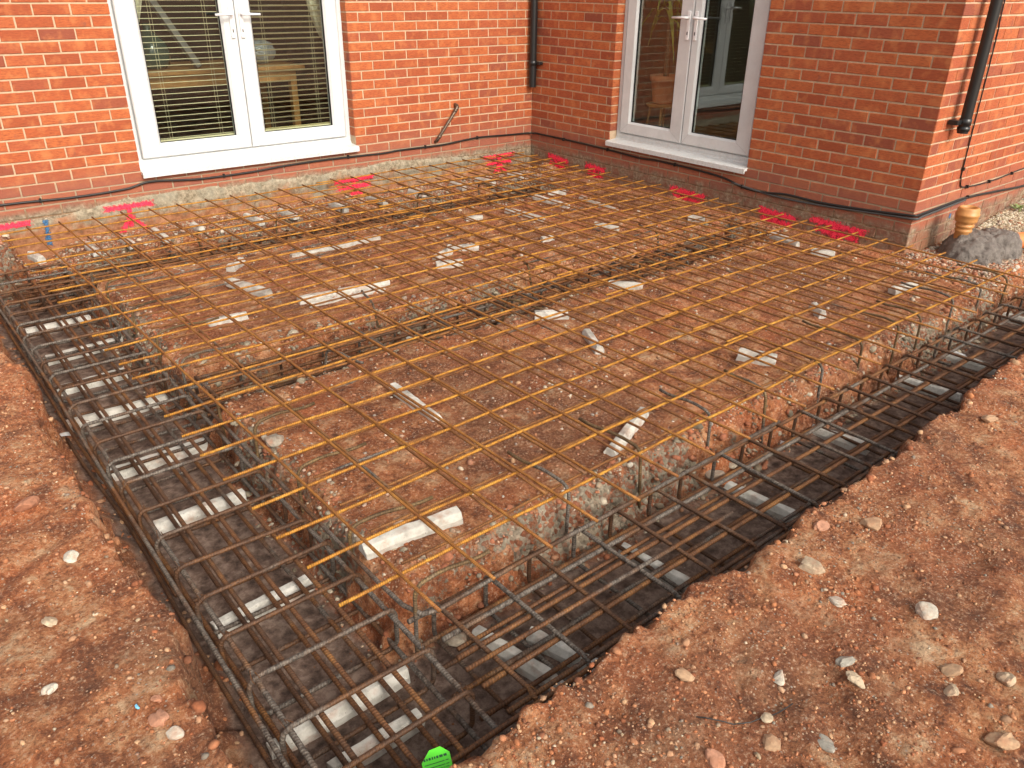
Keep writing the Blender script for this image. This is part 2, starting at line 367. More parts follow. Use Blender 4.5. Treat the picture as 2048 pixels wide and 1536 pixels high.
# ------------------------------------------------------------------ ground
def axis(lo, hi, step, far_lo, far_hi):
    a = list(np.arange(lo, hi+step/2, step)); s_ = step; x = a[0]; L = []
    while x > far_lo: s_ *= 1.28; x -= s_; L.append(x)
    s_ = step; x = a[-1]; H = []
    while x < far_hi: s_ *= 1.28; x += s_; H.append(x)
    return np.array(L[::-1]+a+H)
ZF = -.508
def ground_height(x, y):
    wx = x + .032*vnoise(x, y, .25, 3) + .022*vnoise(x, y, .09, 4) + .012*vnoise(x, y, .035, 41)
    wy = y + .032*vnoise(x, y, .27, 5) + .022*vnoise(x, y, .09, 6) + .012*vnoise(x, y, .035, 42)
    def rect(x0, x1, y0, y1): return np.minimum(np.minimum(wx-x0, x1-wx), np.minimum(wy-y0, y1-wy))
    outer = -5.135; dl = rect(outer, -4.45, -5.27, -.36)
    df = rect(outer, 3.2, -5.27 + .07*smoothstep((x+2.4)/1.2), -4.585)
    dm = rect(-4.6, -.12, -3.02, -2.56); dr = rect(-4.6, -.35, -.92, -.40)
    d = np.maximum(np.maximum(dl, df), np.maximum(dm, dr))
    inner = smoothstep((wx+4.8)/.1)*smoothstep((wy+4.95)/.1)                         # inside the footings
    zout = -.150 + .022*fbm(x, y, .9, 11, 4) + .014*fbm(x, y, .16, 12, 3) + .006*np.abs(vnoise(x, y, .05, 14)) + .003*vnoise(x, y, .022, 15)
    rx_ = (x*.80+y*.60); ry_ = (-x*.60+y*.80); zout = zout + .009*vnoise(rx_/9, ry_, .055, 63)*np.clip(.4+fbm(x, y, .8, 64, 2), 0, 1); hole = fbm(x, y, .32, 61, 3); zout = zout - .020*smoothstep((hole-.30)/.3)
    zin = -.285 + .020*fbm(x, y, .7, 21, 4) + .012*fbm(x, y, .14, 22, 3) + .006*np.abs(vnoise(x, y, .05, 23)) + .003*vnoise(x, y, .022, 24)
    ledge = smoothstep((wy+.42)/.04); zin = zin + ledge*(.012 - .16*smoothstep((-4.25-x)/.5) + .012*vnoise(x, y, .12, 31)); zin = zin + .075*np.exp(-np.clip(-x, 0, 9)/.16)*(x < .02)*(y < -.2)
    right = smoothstep((x-.02)/.12)*smoothstep((y+4.8)/.1)
    zr = -.225 + .13*smoothstep((x-.6)/1.6) + .02*fbm(x, y, .4, 33, 4)
    zin = zin*(1-right) + zr*right
    zs = zout*(1-inner) + zin*inner
    edge_jag = .5+.5*vnoise(x, y, .13, 51)
    w = np.where(inner > .5, .07 + .14*edge_jag, .028 + .03*edge_jag)
    t = smoothstep((d+w*.35*(inner > .5))/w)
    fl = ZF + .012*fbm(x, y, .2, 71, 4)
    # loose clods lying against the trench sides
    fl = fl + .07*np.exp(-np.clip(d, 0, 1)/.05)*(.6+.6*vnoise(x, y, .08, 72)) + .02*np.clip(vnoise(x, y, .05, 73), 0, 1)*np.exp(-np.clip(d, 0, 1)/.12)
    outside_slump = np.exp(-((x+5.1)/.10)**2)*(y > -5.2)*.05*(.5+vnoise(x, y, .09, 74)); fl = fl + np.clip(outside_slump, 0, 1)
    z = zs*(1-t) + fl*t
    bank = 4*t*(1-t)*(inner > .3); z = z + bank*(.030*vnoise(x, y, .06, 76) + .020*np.abs(vnoise(x, y, .028, 77)))
    z = z - .018*np.exp(-(d/.03)**2)*vnoise(x, y, .05, 75)
    far = np.maximum(np.maximum(-5.9-x, x-2.6), np.maximum(-6.4-y, y-.05)); 
    z = np.where(far > 0, np.minimum(z, -.15) if False else z*np.exp(-np.clip(far, 0, 9)/3)+(-.15)*(1-np.exp(-np.clip(far, 0, 9)/3)), z)
    return z, d, t, inner, right
xs = axis(-5.95, 2.4, .0115, -60, 60); ys = axis(-6.35, .02, .0115, -60, 60)
X, Y = np.meshgrid(xs, ys, indexing='ij'); Z, D, T, INN, RGT = ground_height(X, Y)
nx, ny = X.shape
wob = np.exp(-((D-.03)/.05)**2)
GX = X + wob*.022*vnoise(Z*1.0, X+Y, .055, 81); GY = Y + wob*.022*vnoise(Z, X-Y, .05, 82)
vco = np.stack([GX, GY, Z], -1).reshape(-1, 3).astype('f4')
ii = np.arange(nx*ny).reshape(nx, ny)
quads = np.stack([ii[:-1, :-1], ii[1:, :-1], ii[1:, 1:], ii[:-1, 1:]], -1).reshape(-1, 4)
gm = bpy.data.meshes.new('ground'); gm.vertices.add(len(vco)); gm.vertices.foreach_set('co', vco.ravel())
gm.loops.add(quads.size); gm.loops.foreach_set('vertex_index', quads.ravel().astype('i4'))
gm.polygons.add(len(quads)); gm.polygons.foreach_set('loop_start', (np.arange(len(quads))*4).astype('i4'))
gm.polygons.foreach_set('use_smooth', np.ones(len(quads), bool))
zone = np.zeros((nx, ny, 4), 'f4'); zone[..., 3] = 1
zone[..., 0] = smoothstep((D-.07)/.06)*np.clip(1.05-1.6*(Z-ZF-.02)/.08, 0, 1)
side = np.exp(-((D-.02)/.075)**2)
ledge = smoothstep((Y+.62)/.06)*(X > -5.0)*(X < -.02)*(Y < .02)
zone[..., 1] = np.clip(side*1.15*smoothstep((fbm(X, Y, .45, 91, 3)+.12)/.35)*(INN > .3) + .42*ledge + .3*np.exp(-((D)/.10)**2)*(fbm(X, Y, .8, 92, 2) > .25)*(1-INN), 0, 1)
zone[..., 1] = np.maximum(zone[..., 1], .62*RGT*(X < 1.3)*np.clip(.5+fbm(X, Y, .3, 95, 3), 0, 1))
zone[..., 2] = RGT*smoothstep((X-1.0+.5*vnoise(X, Y, .4, 93))/.5)*smoothstep((Y+4.18+.15*vnoise(X, Y, .3, 94))/.2)
za = gm.color_attributes.new('zones', 'FLOAT_COLOR', 'POINT'); za.data.foreach_set('color', zone.ravel())
gm.materials.append(SOIL); gm.update(calc_edges=True); gm.validate()
link('ground', gm, kind='structure')
def gz(x, y):
    z = ground_height(np.array([[float(x)]]), np.array([[float(y)]]))[0]; return float(z[0, 0])

# ------------------------------------------------------------------ brick house
house = empty('brick_house', (0, 0, 0), label='red brick house with two white patio doors and an exposed footing', cat='house')
class Wall:
    def __init__(s, o, d, n): s.o = Vector(o); s.d = Vector(d); s.n = Vector(n)
    def P(s, a, z, dep): return s.o + s.d*a + s.n*dep + Vector((0, 0, z))
def brick_box(mb, W, a0, a1, z0, z1, rr):
    if a1-a0 < .02: return
    j = lambda k=.0012: rr.uniform(-k, k)
    dep = .0045 + j(.0012); c = .003
    A0, A1, Z0, Z1 = a0+j(), a1+j(), z0+j(), z1+j()
    q = [W.P(A0+j(), Z0, -.004), W.P(A1+j(), Z0, -.004), W.P(A1+j(), Z1, -.004), W.P(A0+j(), Z1, -.004),
         W.P(A0, Z0, dep-c), W.P(A1, Z0, dep-c), W.P(A1, Z1, dep-c), W.P(A0, Z1, dep-c),
         W.P(A0+c, Z0+c, dep+j(.0006)), W.P(A1-c, Z0+c, dep+j(.0006)), W.P(A1-c, Z1-c, dep+j(.0006)), W.P(A0+c, Z1-c, dep+j(.0006))]
    fs = [(8,9,10,11)] + [(a, (a+1) % 4, 4+(a+1) % 4, 4+a) for a in range(4)] + [(4+a, 4+(a+1) % 4, 8+(a+1) % 4, 8+a) for a in range(4)]
    nrm = (q[9]-q[8]).cross(q[11]-q[8])
    if nrm.dot(W.n) < 0: fs = [tuple(reversed(f_)) for f_ in fs]
    t = rr.random(); mb.add(q, fs, col=(t, rr.random(), rr.random(), 1))
def brick_wall(name, W, a_lo, a_hi, z_lo, z_hi, phase_odd, phase_even, holes, label):
    rr = random.Random(name+label); mb = MB(); g = .0052
    k0, k1 = math.floor(z_lo/.075+.01), math.ceil(z_hi/.075-.01)
    for k in range(k0, k1):
        z0, z1 = k*.075+g, (k+1)*.075-g
        ph = phase_odd if k % 2 else phase_even
        spans = [(a_lo, a_hi)]
        for (h0, h1, hz0, hz1) in holes:
            if z0 < hz1-.02 and z1 > hz0+.02:
                ns = []
                for s0, s1 in spans:
                    if h0 > s0: ns.append((s0, min(h0, s1)))
                    if h1 < s1: ns.append((max(h1, s0), s1))
                spans = ns
        for s0, s1 in spans:
            js = [s0]; i = math.floor((s0-ph)/.225); e = i*.225+ph
            while e < s1:
                if e > s0+.06 and e < s1-.06: js.append(e + rr.uniform(-.0025, .0025))
                e += .225
            js.append(s1)
            for a, b in zip(js[:-1], js[1:]):
                brick_box(mb, W, a+(g if a != s0 or abs(a-a_lo) < 0 else 0), b-(g if b != s1 else 0), z0, z1, rr)
    # reveal bricks
    for (h0, h1, hz0, hz1) in holes:
        for (e, sd) in ((h0, 1), (h1, -1)):
            V = Wall(W.P(e, 0, 0), -W.n, W.d*sd)
            for k in range(max(k0, math.floor(hz0/.075)+1), min(k1, math.floor(hz1/.075))):
                brick_box(mb, V, -.0035, .115, k*.075+g, (k+1)*.075-g, rr)
    return mb.build('wall', BRICK, house, label=label)
def slab(mb, W, a0, a1, z0, z1, d0, d1):
    q = [W.P(a, z, d) for d in (d0, d1) for z in (z0, z1) for a in (a0, a1)]
    fs = [(0,1,3,2), (4,6,7,5), (0,4,5,1), (2,3,7,6), (0,2,6,4), (1,5,7,3)]
    c = sum(q, Vector())/8
    out = []
    for f_ in fs:
        n_ = (q[f_[1]]-q[f_[0]]).cross(q[f_[2]]-q[f_[0]])
        out.append(f_ if n_.dot(q[f_[0]]-c) > 0 else tuple(reversed(f_)))
    mb.add(q, out)
WA = Wall((0, 0, 0), (-1, 0, 0), (0, -1, 0)); WB = Wall((0, 0, 0), (0, -1, 0), (-1, 0, 0)); WC = Wall((0, -3.964, 0), (1, 0, 0), (0, -1, 0))
TOP = 2.55
hA = (2.005, 3.805, .15, 2.25); hB = (1.10, 2.612, .15, 2.25)
brick_wall('wall', WA, .004, 7.4, -.525, TOP, .103, -.0095, [hA], 'orange red brick wall around the left patio door')
brick_wall('wall', WB, .004, 3.9685, -.45, TOP, .0237, .136, [hB], 'darker brick wall around the right patio door')
brick_wall('wall', WC, -.0045, 6.0, -.45, TOP, 0.0, .1125, [], 'sunlit brick end wall behind the right downpipe')
mm = MB()
for W, lo, hi, h in ((WA, -.3, 7.4, hA), (WB, 0, 3.964, hB)):
    slab(mm, W, lo, h[0], -.9, TOP, 0, -.3); slab(mm, W, h[1], hi, -.9, TOP, 0, -.3)
    slab(mm, W, h[0], h[1], -.9, h[2], 0, -.3); slab(mm, W, h[0], h[1], h[3], TOP, 0, -.3)
slab(mm, WC, .3, 6.0, -.9, TOP, 0, -.3)
mm.build('mortar', MORTAR, house)
ft = MB(); rr = random.Random(5)
# stepped concrete footing that sticks out below wall A
def footing(name, W, a0, a1, top, thick, label):
    na, nz = int((a1-a0)/.018), 30; A = np.linspace(a0, a1, na+1); Zl = np.linspace(0, 1, nz+1); AA, ZZ = np.meshgrid(A, Zl, indexing='ij')
    zt = top(AA); zz = zt+(-.52-zt)*ZZ
    dep = .009+thick*(fbm(AA, zz, .16, 301, 4)*.6+.5*vnoise(AA, zz, .03, 303)*.5)+.012*ZZ; dep = np.clip(dep, .0065, .0175+.02*ZZ); dep = dep*smoothstep(ZZ/.035)
    v = [W.P(float(a), float(z_), float(d_)) for a, z_, d_ in zip(AA.ravel(), zz.ravel(), dep.ravel())]
    fs = [(i*(nz+1)+j, (i+1)*(nz+1)+j, (i+1)*(nz+1)+j+1, i*(nz+1)+j+1) for i in range(na) for j in range(nz)]
    if (v[nz+1]-v[0]).cross(v[1]-v[0]).dot(W.n) < 0: pass
    else: fs = [tuple(reversed(f_)) for f_ in fs]
    fs = [tuple(reversed(f_)) for f_ in fs]
    m = MB(); m.add(v, fs); m.build(name, FOOT, house, smooth=True, label=label)
footing('footing_render', WA, .55, 7.3, lambda a: -.012-.035*np.abs(vnoise(a, a*0, .35, 310))-.012*vnoise(a, a*0, .06, 311)-.09*np.exp(-((a-.5)/.5)**2)-.05*smoothstep((a-4.0)/.3), .016, 'rough grey cement band at the foot of the left wall')
# unseen slab over the walls, added to keep the inside dark; room shells below
rf = MB(); rf.box(-7.4, 6, .3, 5, TOP+.003, TOP+.12); rf.box(.3, 6, -3.66, .3, TOP+.003, TOP+.12); rf.build('unseen_roof_slab', simple('roof_slab_grey', (.08, .08, .085), .9), house)
def room(x0, x1, y0, y1, z0, z1, openside, wm_, fm_):
    m = MB(); fl = MB()
    q = [(x0,y0,z0),(x1,y0,z0),(x1,y1,z0),(x0,y1,z0),(x0,y0,z1),(x1,y0,z1),(x1,y1,z1),(x0,y1,z1)]
    F = {'top': (4,7,6,5), 'y0': (0,4,5,1), 'x1': (1,5,6,2), 'y1': (2,6,7,3), 'x0': (3,7,4,0)}
    m.add(q, [v for k, v in F.items() if k != openside]); fl.add(q[:4], [(0, 1, 2, 3)])
    m.build('room_wall', wm_, house); fl.build('room_floor', fm_, house)
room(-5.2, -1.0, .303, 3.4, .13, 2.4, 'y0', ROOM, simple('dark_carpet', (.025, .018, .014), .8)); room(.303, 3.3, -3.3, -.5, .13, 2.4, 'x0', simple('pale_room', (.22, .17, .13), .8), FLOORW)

# ---- patio doors
def lbox(mb, W, a0, a1, z0, z1, d0, d1): slab(mb, W, min(a0,a1), max(a0,a1), z0, z1, d0, d1)
def frame_rect(mb, W, a0, a1, z0, z1, w, d0, d1, wb=None, bev=.014):
    """mitred frame with a sloped inner bead"""
    wb = wb or w
    O = [(a0, z0), (a1, z0), (a1, z1), (a0, z1)]; I = [(a0+w, z0+wb), (a1-w, z0+wb), (a1-w, z1-w), (a0+w, z1-w)]
    I2 = [(a0+w-bev, z0+wb-bev), (a1-w+bev, z0+wb-bev), (a1-w+bev, z1-w+bev), (a0+w-bev, z1-w+bev)]
    O2 = [(a0+.006, z0+.006), (a1-.006, z0+.006), (a1-.006, z1-.006), (a0+.006, z1-.006)]
    loops = [[W.P(a, z, d) for a, z in LL] for LL, d in ((O, d1), (O, d0-.006), (O2, d0), (I2, d0), (I, d0-.018), (I, d1))]
    v = [q for LL in loops for q in LL]; fs = []
    for i in range(5):
        for k in range(4):
            l = (k+1) % 4; fs.append((i*4+k, i*4+l, (i+1)*4+l, (i+1)*4+k))
    nrm = (v[9]-v[8]).cross(v[13]-v[8])
    if nrm.dot(W.n) < 0: fs = [tuple(reversed(q)) for q in fs]
    mb.add(v, fs)
def patio_door(W, a0, a1, g, mid, label, inner_handles):
    z0, z1 = .175, 2.25
    m = MB(); frame_rect(m, W, a0, a1, z0, z1, .050, -.085, -.16, .045)
    root = m.build('patio_door', UPVC, house, label=label)
    # sill
    s = MB(); e0, e1 = a0-.004, a1+.004
    prof = [(-.16, .178), (-.085, .178), (-.082, .160), (.040, .150), (.046, .144), (.046, .108), (.034, .108), (.030, .128), (-.16, .128)]
    n = len(prof); v = [W.P(a, z, d) for a in (e0, e1) for d, z in prof]
    fs = [(i, (i+1) % n, n+(i+1) % n, n+i) for i in range(n)] + [tuple(range(n)), tuple(range(2*n-1, n-1, -1))]
    s.add(v, fs); s.build('sill', UPVC, root)
    for (ga, gb, e0_, e1_) in ((g[0], g[1], a0+.052, mid-.003), (g[2], g[3], mid+.003, a1-.052)):
        lf = MB(); w0 = ga-e0_; 
        O0, O1 = e0_, e1_
        # leaf: stiles of unequal reading widths handled by explicit glass rectangle
        zb = .222; d0 = -.070
        Oq = [(O0, zb), (O1, zb), (O1, z1-.052), (O0, z1-.052)]; Iq = [(ga, .322), (gb, .322), (gb, z1-.16), (ga, z1-.16)]
        bv = .016; I2 = [(ga-bv, .322-bv), (gb+bv, .322-bv), (gb+bv, z1-.16+bv), (ga-bv, z1-.16+bv)]
        c_ = .007; O2 = [(O0+c_, zb+c_), (O1-c_, zb+c_), (O1-c_, z1-.052-c_), (O0+c_, z1-.052-c_)]
        loops = [[W.P(a, z, d) for a, z in LL] for LL, d in ((Oq, -.14), (Oq, d0-.007), (O2, d0), (I2, d0-.004), (Iq, d0-.022), (Iq, -.14))]
        v = [q for LL in loops for q in LL]; fs = []
        for i in range(5):
            for k in range(4): fs.append((i*4+k, i*4+(k+1) % 4, (i+1)*4+(k+1) % 4, (i+1)*4+k))
        if (v[9]-v[8]).cross(v[13]-v[8]).dot(W.n) < 0: fs = [tuple(reversed(q)) for q in fs]
        lf.add(v, fs); lf.build('door_leaf', UPVC, root)
        for (p_, q_) in (((O0+c_, zb+c_), (ga-bv, .322-bv)), ((O1-c_, zb+c_), (gb+bv, .322-bv))):
            mt = MB(); dx, dz = q_[0]-p_[0], q_[1]-p_[1]; L = math.hypot(dx, dz); nxx, nzz = -dz/L*.0009, dx/L*.0009
            mt.add([W.P(p_[0]-nxx, p_[1]-nzz, d0+.0006), W.P(p_[0]+nxx, p_[1]+nzz, d0+.0006), W.P(q_[0]+nxx, q_[1]+nzz, d0-.003), W.P(q_[0]-nxx, q_[1]-nzz, d0-.003)], [(0, 1, 2, 3)])
            mt.build('mitre_joint', GREYL, root)
        gl = MB(); slab(gl, W, ga-.01, gb+.01, .315, z1-.155, -.104, -.108); gl.build('glass_pane', GLASS, root)
        gk = MB(); frame_rect(gk, W, ga-.002, gb+.002, .320, z1-.158, .007, -.0935, -.103, None, .002); gk.build('gasket', GASKET, root)
    # handles on the meeting stiles
    for a, sd in ((mid-.038, -1), (mid+.038, 1)):
        h = MB(); lbox(h, W, a-.015, a+.015, 1.03, 1.245, -.070, -.056)
        ho = h.build('handle', HANDLE, root, bevel=.004)
        l = MB(); l.tube([W.P(a, 1.195, -.056), W.P(a, 1.195, -.028), W.P(a+sd*.004, 1.195, -.018), W.P(a+sd*.02, 1.195, -.014), W.P(a+sd*.135, 1.192, -.014)], [.011, .010, .010, .0095, .0085], 10)
        lo = l.build('lever', HANDLE, root, smooth=True)
        k = MB(); lbox(k, W, a-.0045, a+.0045, 1.068, 1.092, -.056, -.0545); k.build('keyhole', KEYM, root)
    return root
patio_door(WA, 2.005, 3.80, (2.165, 2.773, 3.012, 3.60), 2.90, 'left white patio door with cream blinds behind its glass', 1)
patio_door(WB, 1.10, 2.612, (1.262, 1.722, 1.952, 2.41), 1.868, 'right white patio door with a potted plant behind its glass', 1)

# ---- downpipes
def downpipe(W, a, dep, zb, zt, clipz, side, label, collar):
    m = MB(); c = W.P(a, 0, dep)
    m.tube([(c.x, c.y, zb), (c.x, c.y, zt)], .034, 28, cap=False); m.tube([(c.x, c.y, zb), (c.x, c.y, zt)], .0315, 28, cap=False)
    m.lathe([(.0315, zb), (.034, zb)], (c.x, c.y, 0), 28)
    o = m.build('downpipe', BLACK, house, smooth=True, label=label)
    k = MB(); k.lathe([(.034, clipz-.022), (.0385, clipz-.02), (.0385, clipz+.02), (.034, clipz+.022)], (c.x, c.y, 0), 28)
    if collar: k.lathe([(.034, zb+.012), (.039, zb+.014), (.039, clipz-.03), (.0345, clipz-.028)], (c.x, c.y, 0), 28)
    k.build('pipe_clip', BLACK, o, smooth=True)
    if W is WA: return
    b = MB(); slab(b, W, a+side*.030, a+side*.095, clipz-.016, clipz+.014, .012, dep-.005) if side > 0 else slab(b, W, a+side*.095, a+side*.030, clipz-.016, clipz+.014, .012, dep-.005)
    b.build('bracket', BLACK, o, bevel=.004)
downpipe(WA, .052, .062, .515, 2.54, .735, -1 if False else 1, 'black downpipe in the inner corner between the two walls', False)
# bracket of the corner pipe goes to the right-hand wall
downpipe(WC, .235, .080, .585, 2.54, .655, -1, 'black downpipe on the brick end wall at the right', True)
cb = MB(); cb.box(-.05, -.006, -.155, -.09, .722, .748); cb.tube([(-.03, -.10, .735), (-.022, -.165, .738)], .013, 10); cb.build('bracket', BLACK, house, bevel=.003)

# ---- cables clipped to the walls (part of the house)
def cable(pts, r_, mat, label=None):
    P = [Vector(q) for q in pts]; out = []
    for i in range(len(P)-1):
        a = P[max(i-1, 0)]; b = P[i]; c = P[i+1]; d = P[min(i+2, len(P)-1)]
        for k in range(8):
            t = k/8; out.append(.5*((2*b)+(-a+c)*t+(2*a-5*b+4*c-d)*t*t+(-a+3*b-3*c+d)*t**3))
    out.append(P[-1]); m = MB(); m.tube(out, r_, 8); return m.build('cable', mat, house, smooth=True, label=label)
cA = [(-7.3, .05), (-5.6, .035), (-4.741, .044), (-4.294, .032), (-3.937, .042), (-3.752, .072), (-3.4, .045), (-2.98, .046), (-2.7, .06), (-2.36, .066), (-1.975, .062), (-1.75, .058), (-1.566, .066), (-1.126, .064), (-.85, .082), (-.655, .090), (-.3, .078)]
cB = [(-.16, .076), (-.854, .071), (-1.245, .061), (-1.5, .052), (-1.723, .062), (-2.16, .055), (-2.417, .038), (-2.629, -.002), (-2.804, -.004), (-3.0, .018), (-3.275, .014), (-3.6, .03)]
o1 = .014
cable([(x, -o1, z) for x, z in cA]+[(-.06, -.02, .072), (-.02, -.06, .072)]+[(-o1, y, z) for y, z in cB]+[(-o1, -3.85, .05), (-.01, -3.97, .062), (.06, -3.98, .060), (.4, -3.979, .068), (.78, -3.979, .073), (1.3, -3.979, .045), (1.87, -3.979, .014), (2.6, -3.979, .02), (3.6, -3.979, .02)], .0085, CABLE, 'long black cable running low around both walls')
cable([(-o1-.004, -2.5, .018), (-o1, -2.9, -.012), (-o1, -3.3, -.004), (-o1, -3.8, .03), (-.012, -3.985, .042), (.1, -3.985, .044), (.45, -3.982, .052), (.75, -3.98, .06)], .008, CABLE_G)
cable([(.505, -3.975, 2.5), (.523, -3.975, 1.365), (.549, -3.975, 1.131), (.571, -3.975, .328), (.585, -3.975, .235), (.62, -3.975, .175), (.72, -3.975, .157), (.95, -3.975, .145), (1.27, -3.975, .145), (1.764, -3.975, .165), (2.5, -3.975, .15), (3.6, -3.975, .15)], .0048, CABLE, 'thin black cable dropping beside the right downpipe')
for x, z in ((-4.5, .04), (-3.2, .045), (-2.1, .066), (-1.3, .066), (-.7, .09)): MB().box(x-.006, x+.006, -.026, -.006, z-.013, z+.016).build('cable_clip', CABLE, house)
for y, z in ((-.5, .073), (-1.1, .065), (-1.9, .06), (-2.6, .004)): MB().box(-.026, -.006, y-.006, y+.006, z-.013, z+.016).build('cable_clip', CABLE, house)
for x, z in ((.572, .30), (.72, .158), (1.1, .145), (1.5, .155), (1.9, .165), (.78, .075)): MB().box(x-.009, x+.009, -3.988, -3.970, z-.010, z+.012).build('cable_clip', CABLE, house)

# ---- waste pipe on wall A
wp = MB(); wp.tube([(-.948, .01, .415), (-.948, -.035, .405), (-.955, -.048, .390), (-.975, -.05, .365), (-1.165, -.042, .140), (-1.182, -.03, .112), (-1.184, .005, .095)], [.015, .017, .0175, .0135, .0135, .015, .014], 14)
wpo = wp.build('waste_pipe', COPPER, house, smooth=True, label='short dull copper pipe slanting down the brick wall')
for q in ([(-.966, -.05, .376), (-.985, -.049, .353)], [(-1.150, -.043, .158), (-1.168, -.042, .136)]): MB().tube(q, .0175, 14).build('pipe_joint', COPPER, wpo, smooth=True)

# ---- sprayed setting-out marks
def mark(W, a0, z0, a1, z1, w, mat, label=None, dep=.0085):
    if W is WA: dep += .010
    w *= 1.1
    dx, dz = a1-a0, z1-z0; L = math.hypot(dx, dz); px, pz = -dz/L*w/2, dx/L*w/2
    q = [W.P(a0-px, z0-pz, dep), W.P(a1-px, z1-pz, dep), W.P(a1+px, z1+pz, dep), W.P(a0+px, z0+pz, dep)]
    q += [x - W.n*.001 for x in q]
    m = MB(); uv = [(0, 0), (1, 0), (1, 1), (0, 1)]
    m.add(q, [(0, 1, 2, 3), (7, 6, 5, 4)], [uv, uv]); m.build('paint_mark', mat, house, label=label)
for (a, zt, hw, legs, dbl) in ((4.74, -.105, .17, 0, 0), (3.94, -.086, .20, 1, 0), (2.06, -.135, .23, 1, 1), (.43, -.115, .22, 1, 1)):
    mark(WA, a-hw, zt+.006, a+hw, zt, .055, PINK)
    if dbl: mark(WA, a-hw*.8, zt-.055, a+hw*.85, zt-.058, .06, PINK, dep=.0095)
    if legs:
        mark(WA, a, zt, a+.01, zt-.16, .07 if dbl else .05, PINK, dep=.0105); mark(WA, a, zt-.07, a+.10, zt-.21, .05, PINK, dep=.0115); mark(WA, a, zt-.07, a-.11, zt-.20, .05, PINK, dep=.0125)
mark(WA, 4.50, -.08, 4.515, -.29, .05, BLUE, 'blue sprayed stripe on the cement footing')
for (a, zt, hw) in ((.42, -.125, .17), (.95, -.125, .15), (2.06, -.15, .22), (2.95, -.145, .20), (3.45, -.125, .25)):
    mark(WB, a-hw, zt+.01, a+hw, zt-.012, .075, PINK); mark(WB, a-hw*.8, zt-.05, a+hw*.8, zt-.065, .07, PINK, dep=.0095)
    mark(WB, a-.02, zt, a+.0, zt-.17, .09, PINK, dep=.0105); mark(WB, a+.02, zt-.06, a+.12, zt-.19, .06, PINK, dep=.0115)
mark(WC, .56, -.03, .59, -.035, .05, BLUE)

# ------------------------------------------------------------------ reinforcement
def wavy(L, seed, amp=.004, n=26, zamp=.003):
    rr = random.Random(seed); ph = [rr.uniform(0, 6.28) for _ in range(6)]; P = []
    for i in range(n+1):
        t = i/n; x = L*t
        P.append((x, amp*(math.sin(t*5.1+ph[0])+.5*math.sin(t*13+ph[1])), zamp*(math.sin(t*6.3+ph[2])+.6*math.sin(t*17+ph[3]))))
    return P
def bar_meshes(L, r_, mat, seed, cnt=4, **k):
    out = []
    for i in range(cnt): m = MB(); m.tube(wavy(L, seed*31+i, **k), r_, 8); out.append(m.mesh('bar', mat, True))
    return out
def mesh_sheet(label, ox, oy, z, rot, xs0, xs1, yb, ys0, ys1, xb, mat, seed, r_=.0056):
    t = empty('reinforcing_mesh', (ox, oy, z), R_(rot), label=label, cat='steel mesh', group='steel mesh sheets laid over the slab')
    rr = random.Random(seed)
    bx = bar_meshes(xs1-xs0, r_, mat, seed, amp=.0035, zamp=.004); by = bar_meshes(ys1-ys0, r_, MESH_LONG if mat is MESH_TOP else mat, seed+5, 4, amp=.004, n=34, zamp=.004)
    for i, y in enumerate(yb):
        o = link('cross_bar', bx[i % 4], t); o.location = (xs0+rr.uniform(-.008, .008), y+rr.uniform(-.005, .005), rr.uniform(-.002, .002)); o.rotation_euler = (0, 0, R_(rr.uniform(-.12, .12)))
    for i, x in enumerate(xb):
        o = link('long_bar', by[i % 4], t); o.location = (x+rr.uniform(-.005, .005), ys0+rr.uniform(-.01, .01), 2*r_+rr.uniform(0, .003)); o.rotation_euler = (0, 0, math.pi/2+R_(rr.uniform(-.12, .12)))
    return t
mesh_sheet('orange rusted top mesh sheet on the left side, reaching over the left footing cage', -4.53, -4.925, -.112, 1.3, -.19, 2.35, [.2+.199*k for k in range(24)], 0, 4.80, [.205*k for k in range(11)], MESH_TOP, 1)
mesh_sheet('yellow rusted top mesh sheet on the right side, nearest the darker brick wall', -2.42, -4.885, -.098, .3, 0, 2.30, [.2+.2*k for k in range(24)], 0, 4.80, [.13+.2*k for k in range(11)], MESH_TOP, 2)
mesh_sheet('brown lower mesh sheet lying close to the soil on the left', -4.44, -4.60, -.205, .7, 0, 2.35, [.02+.2*k for k in range(22)], 0, 4.35, [.18+.205*k for k in range(11)], MESH_LOW, 3)
mesh_sheet('brown lower mesh sheet lying close to the soil on the right', -2.25, -4.60, -.193, -.2, 0, 2.12, [.04+.2*k for k in range(22)], 0, 4.40, [.1+.2*k for k in range(10)], MESH_LOW, 4)

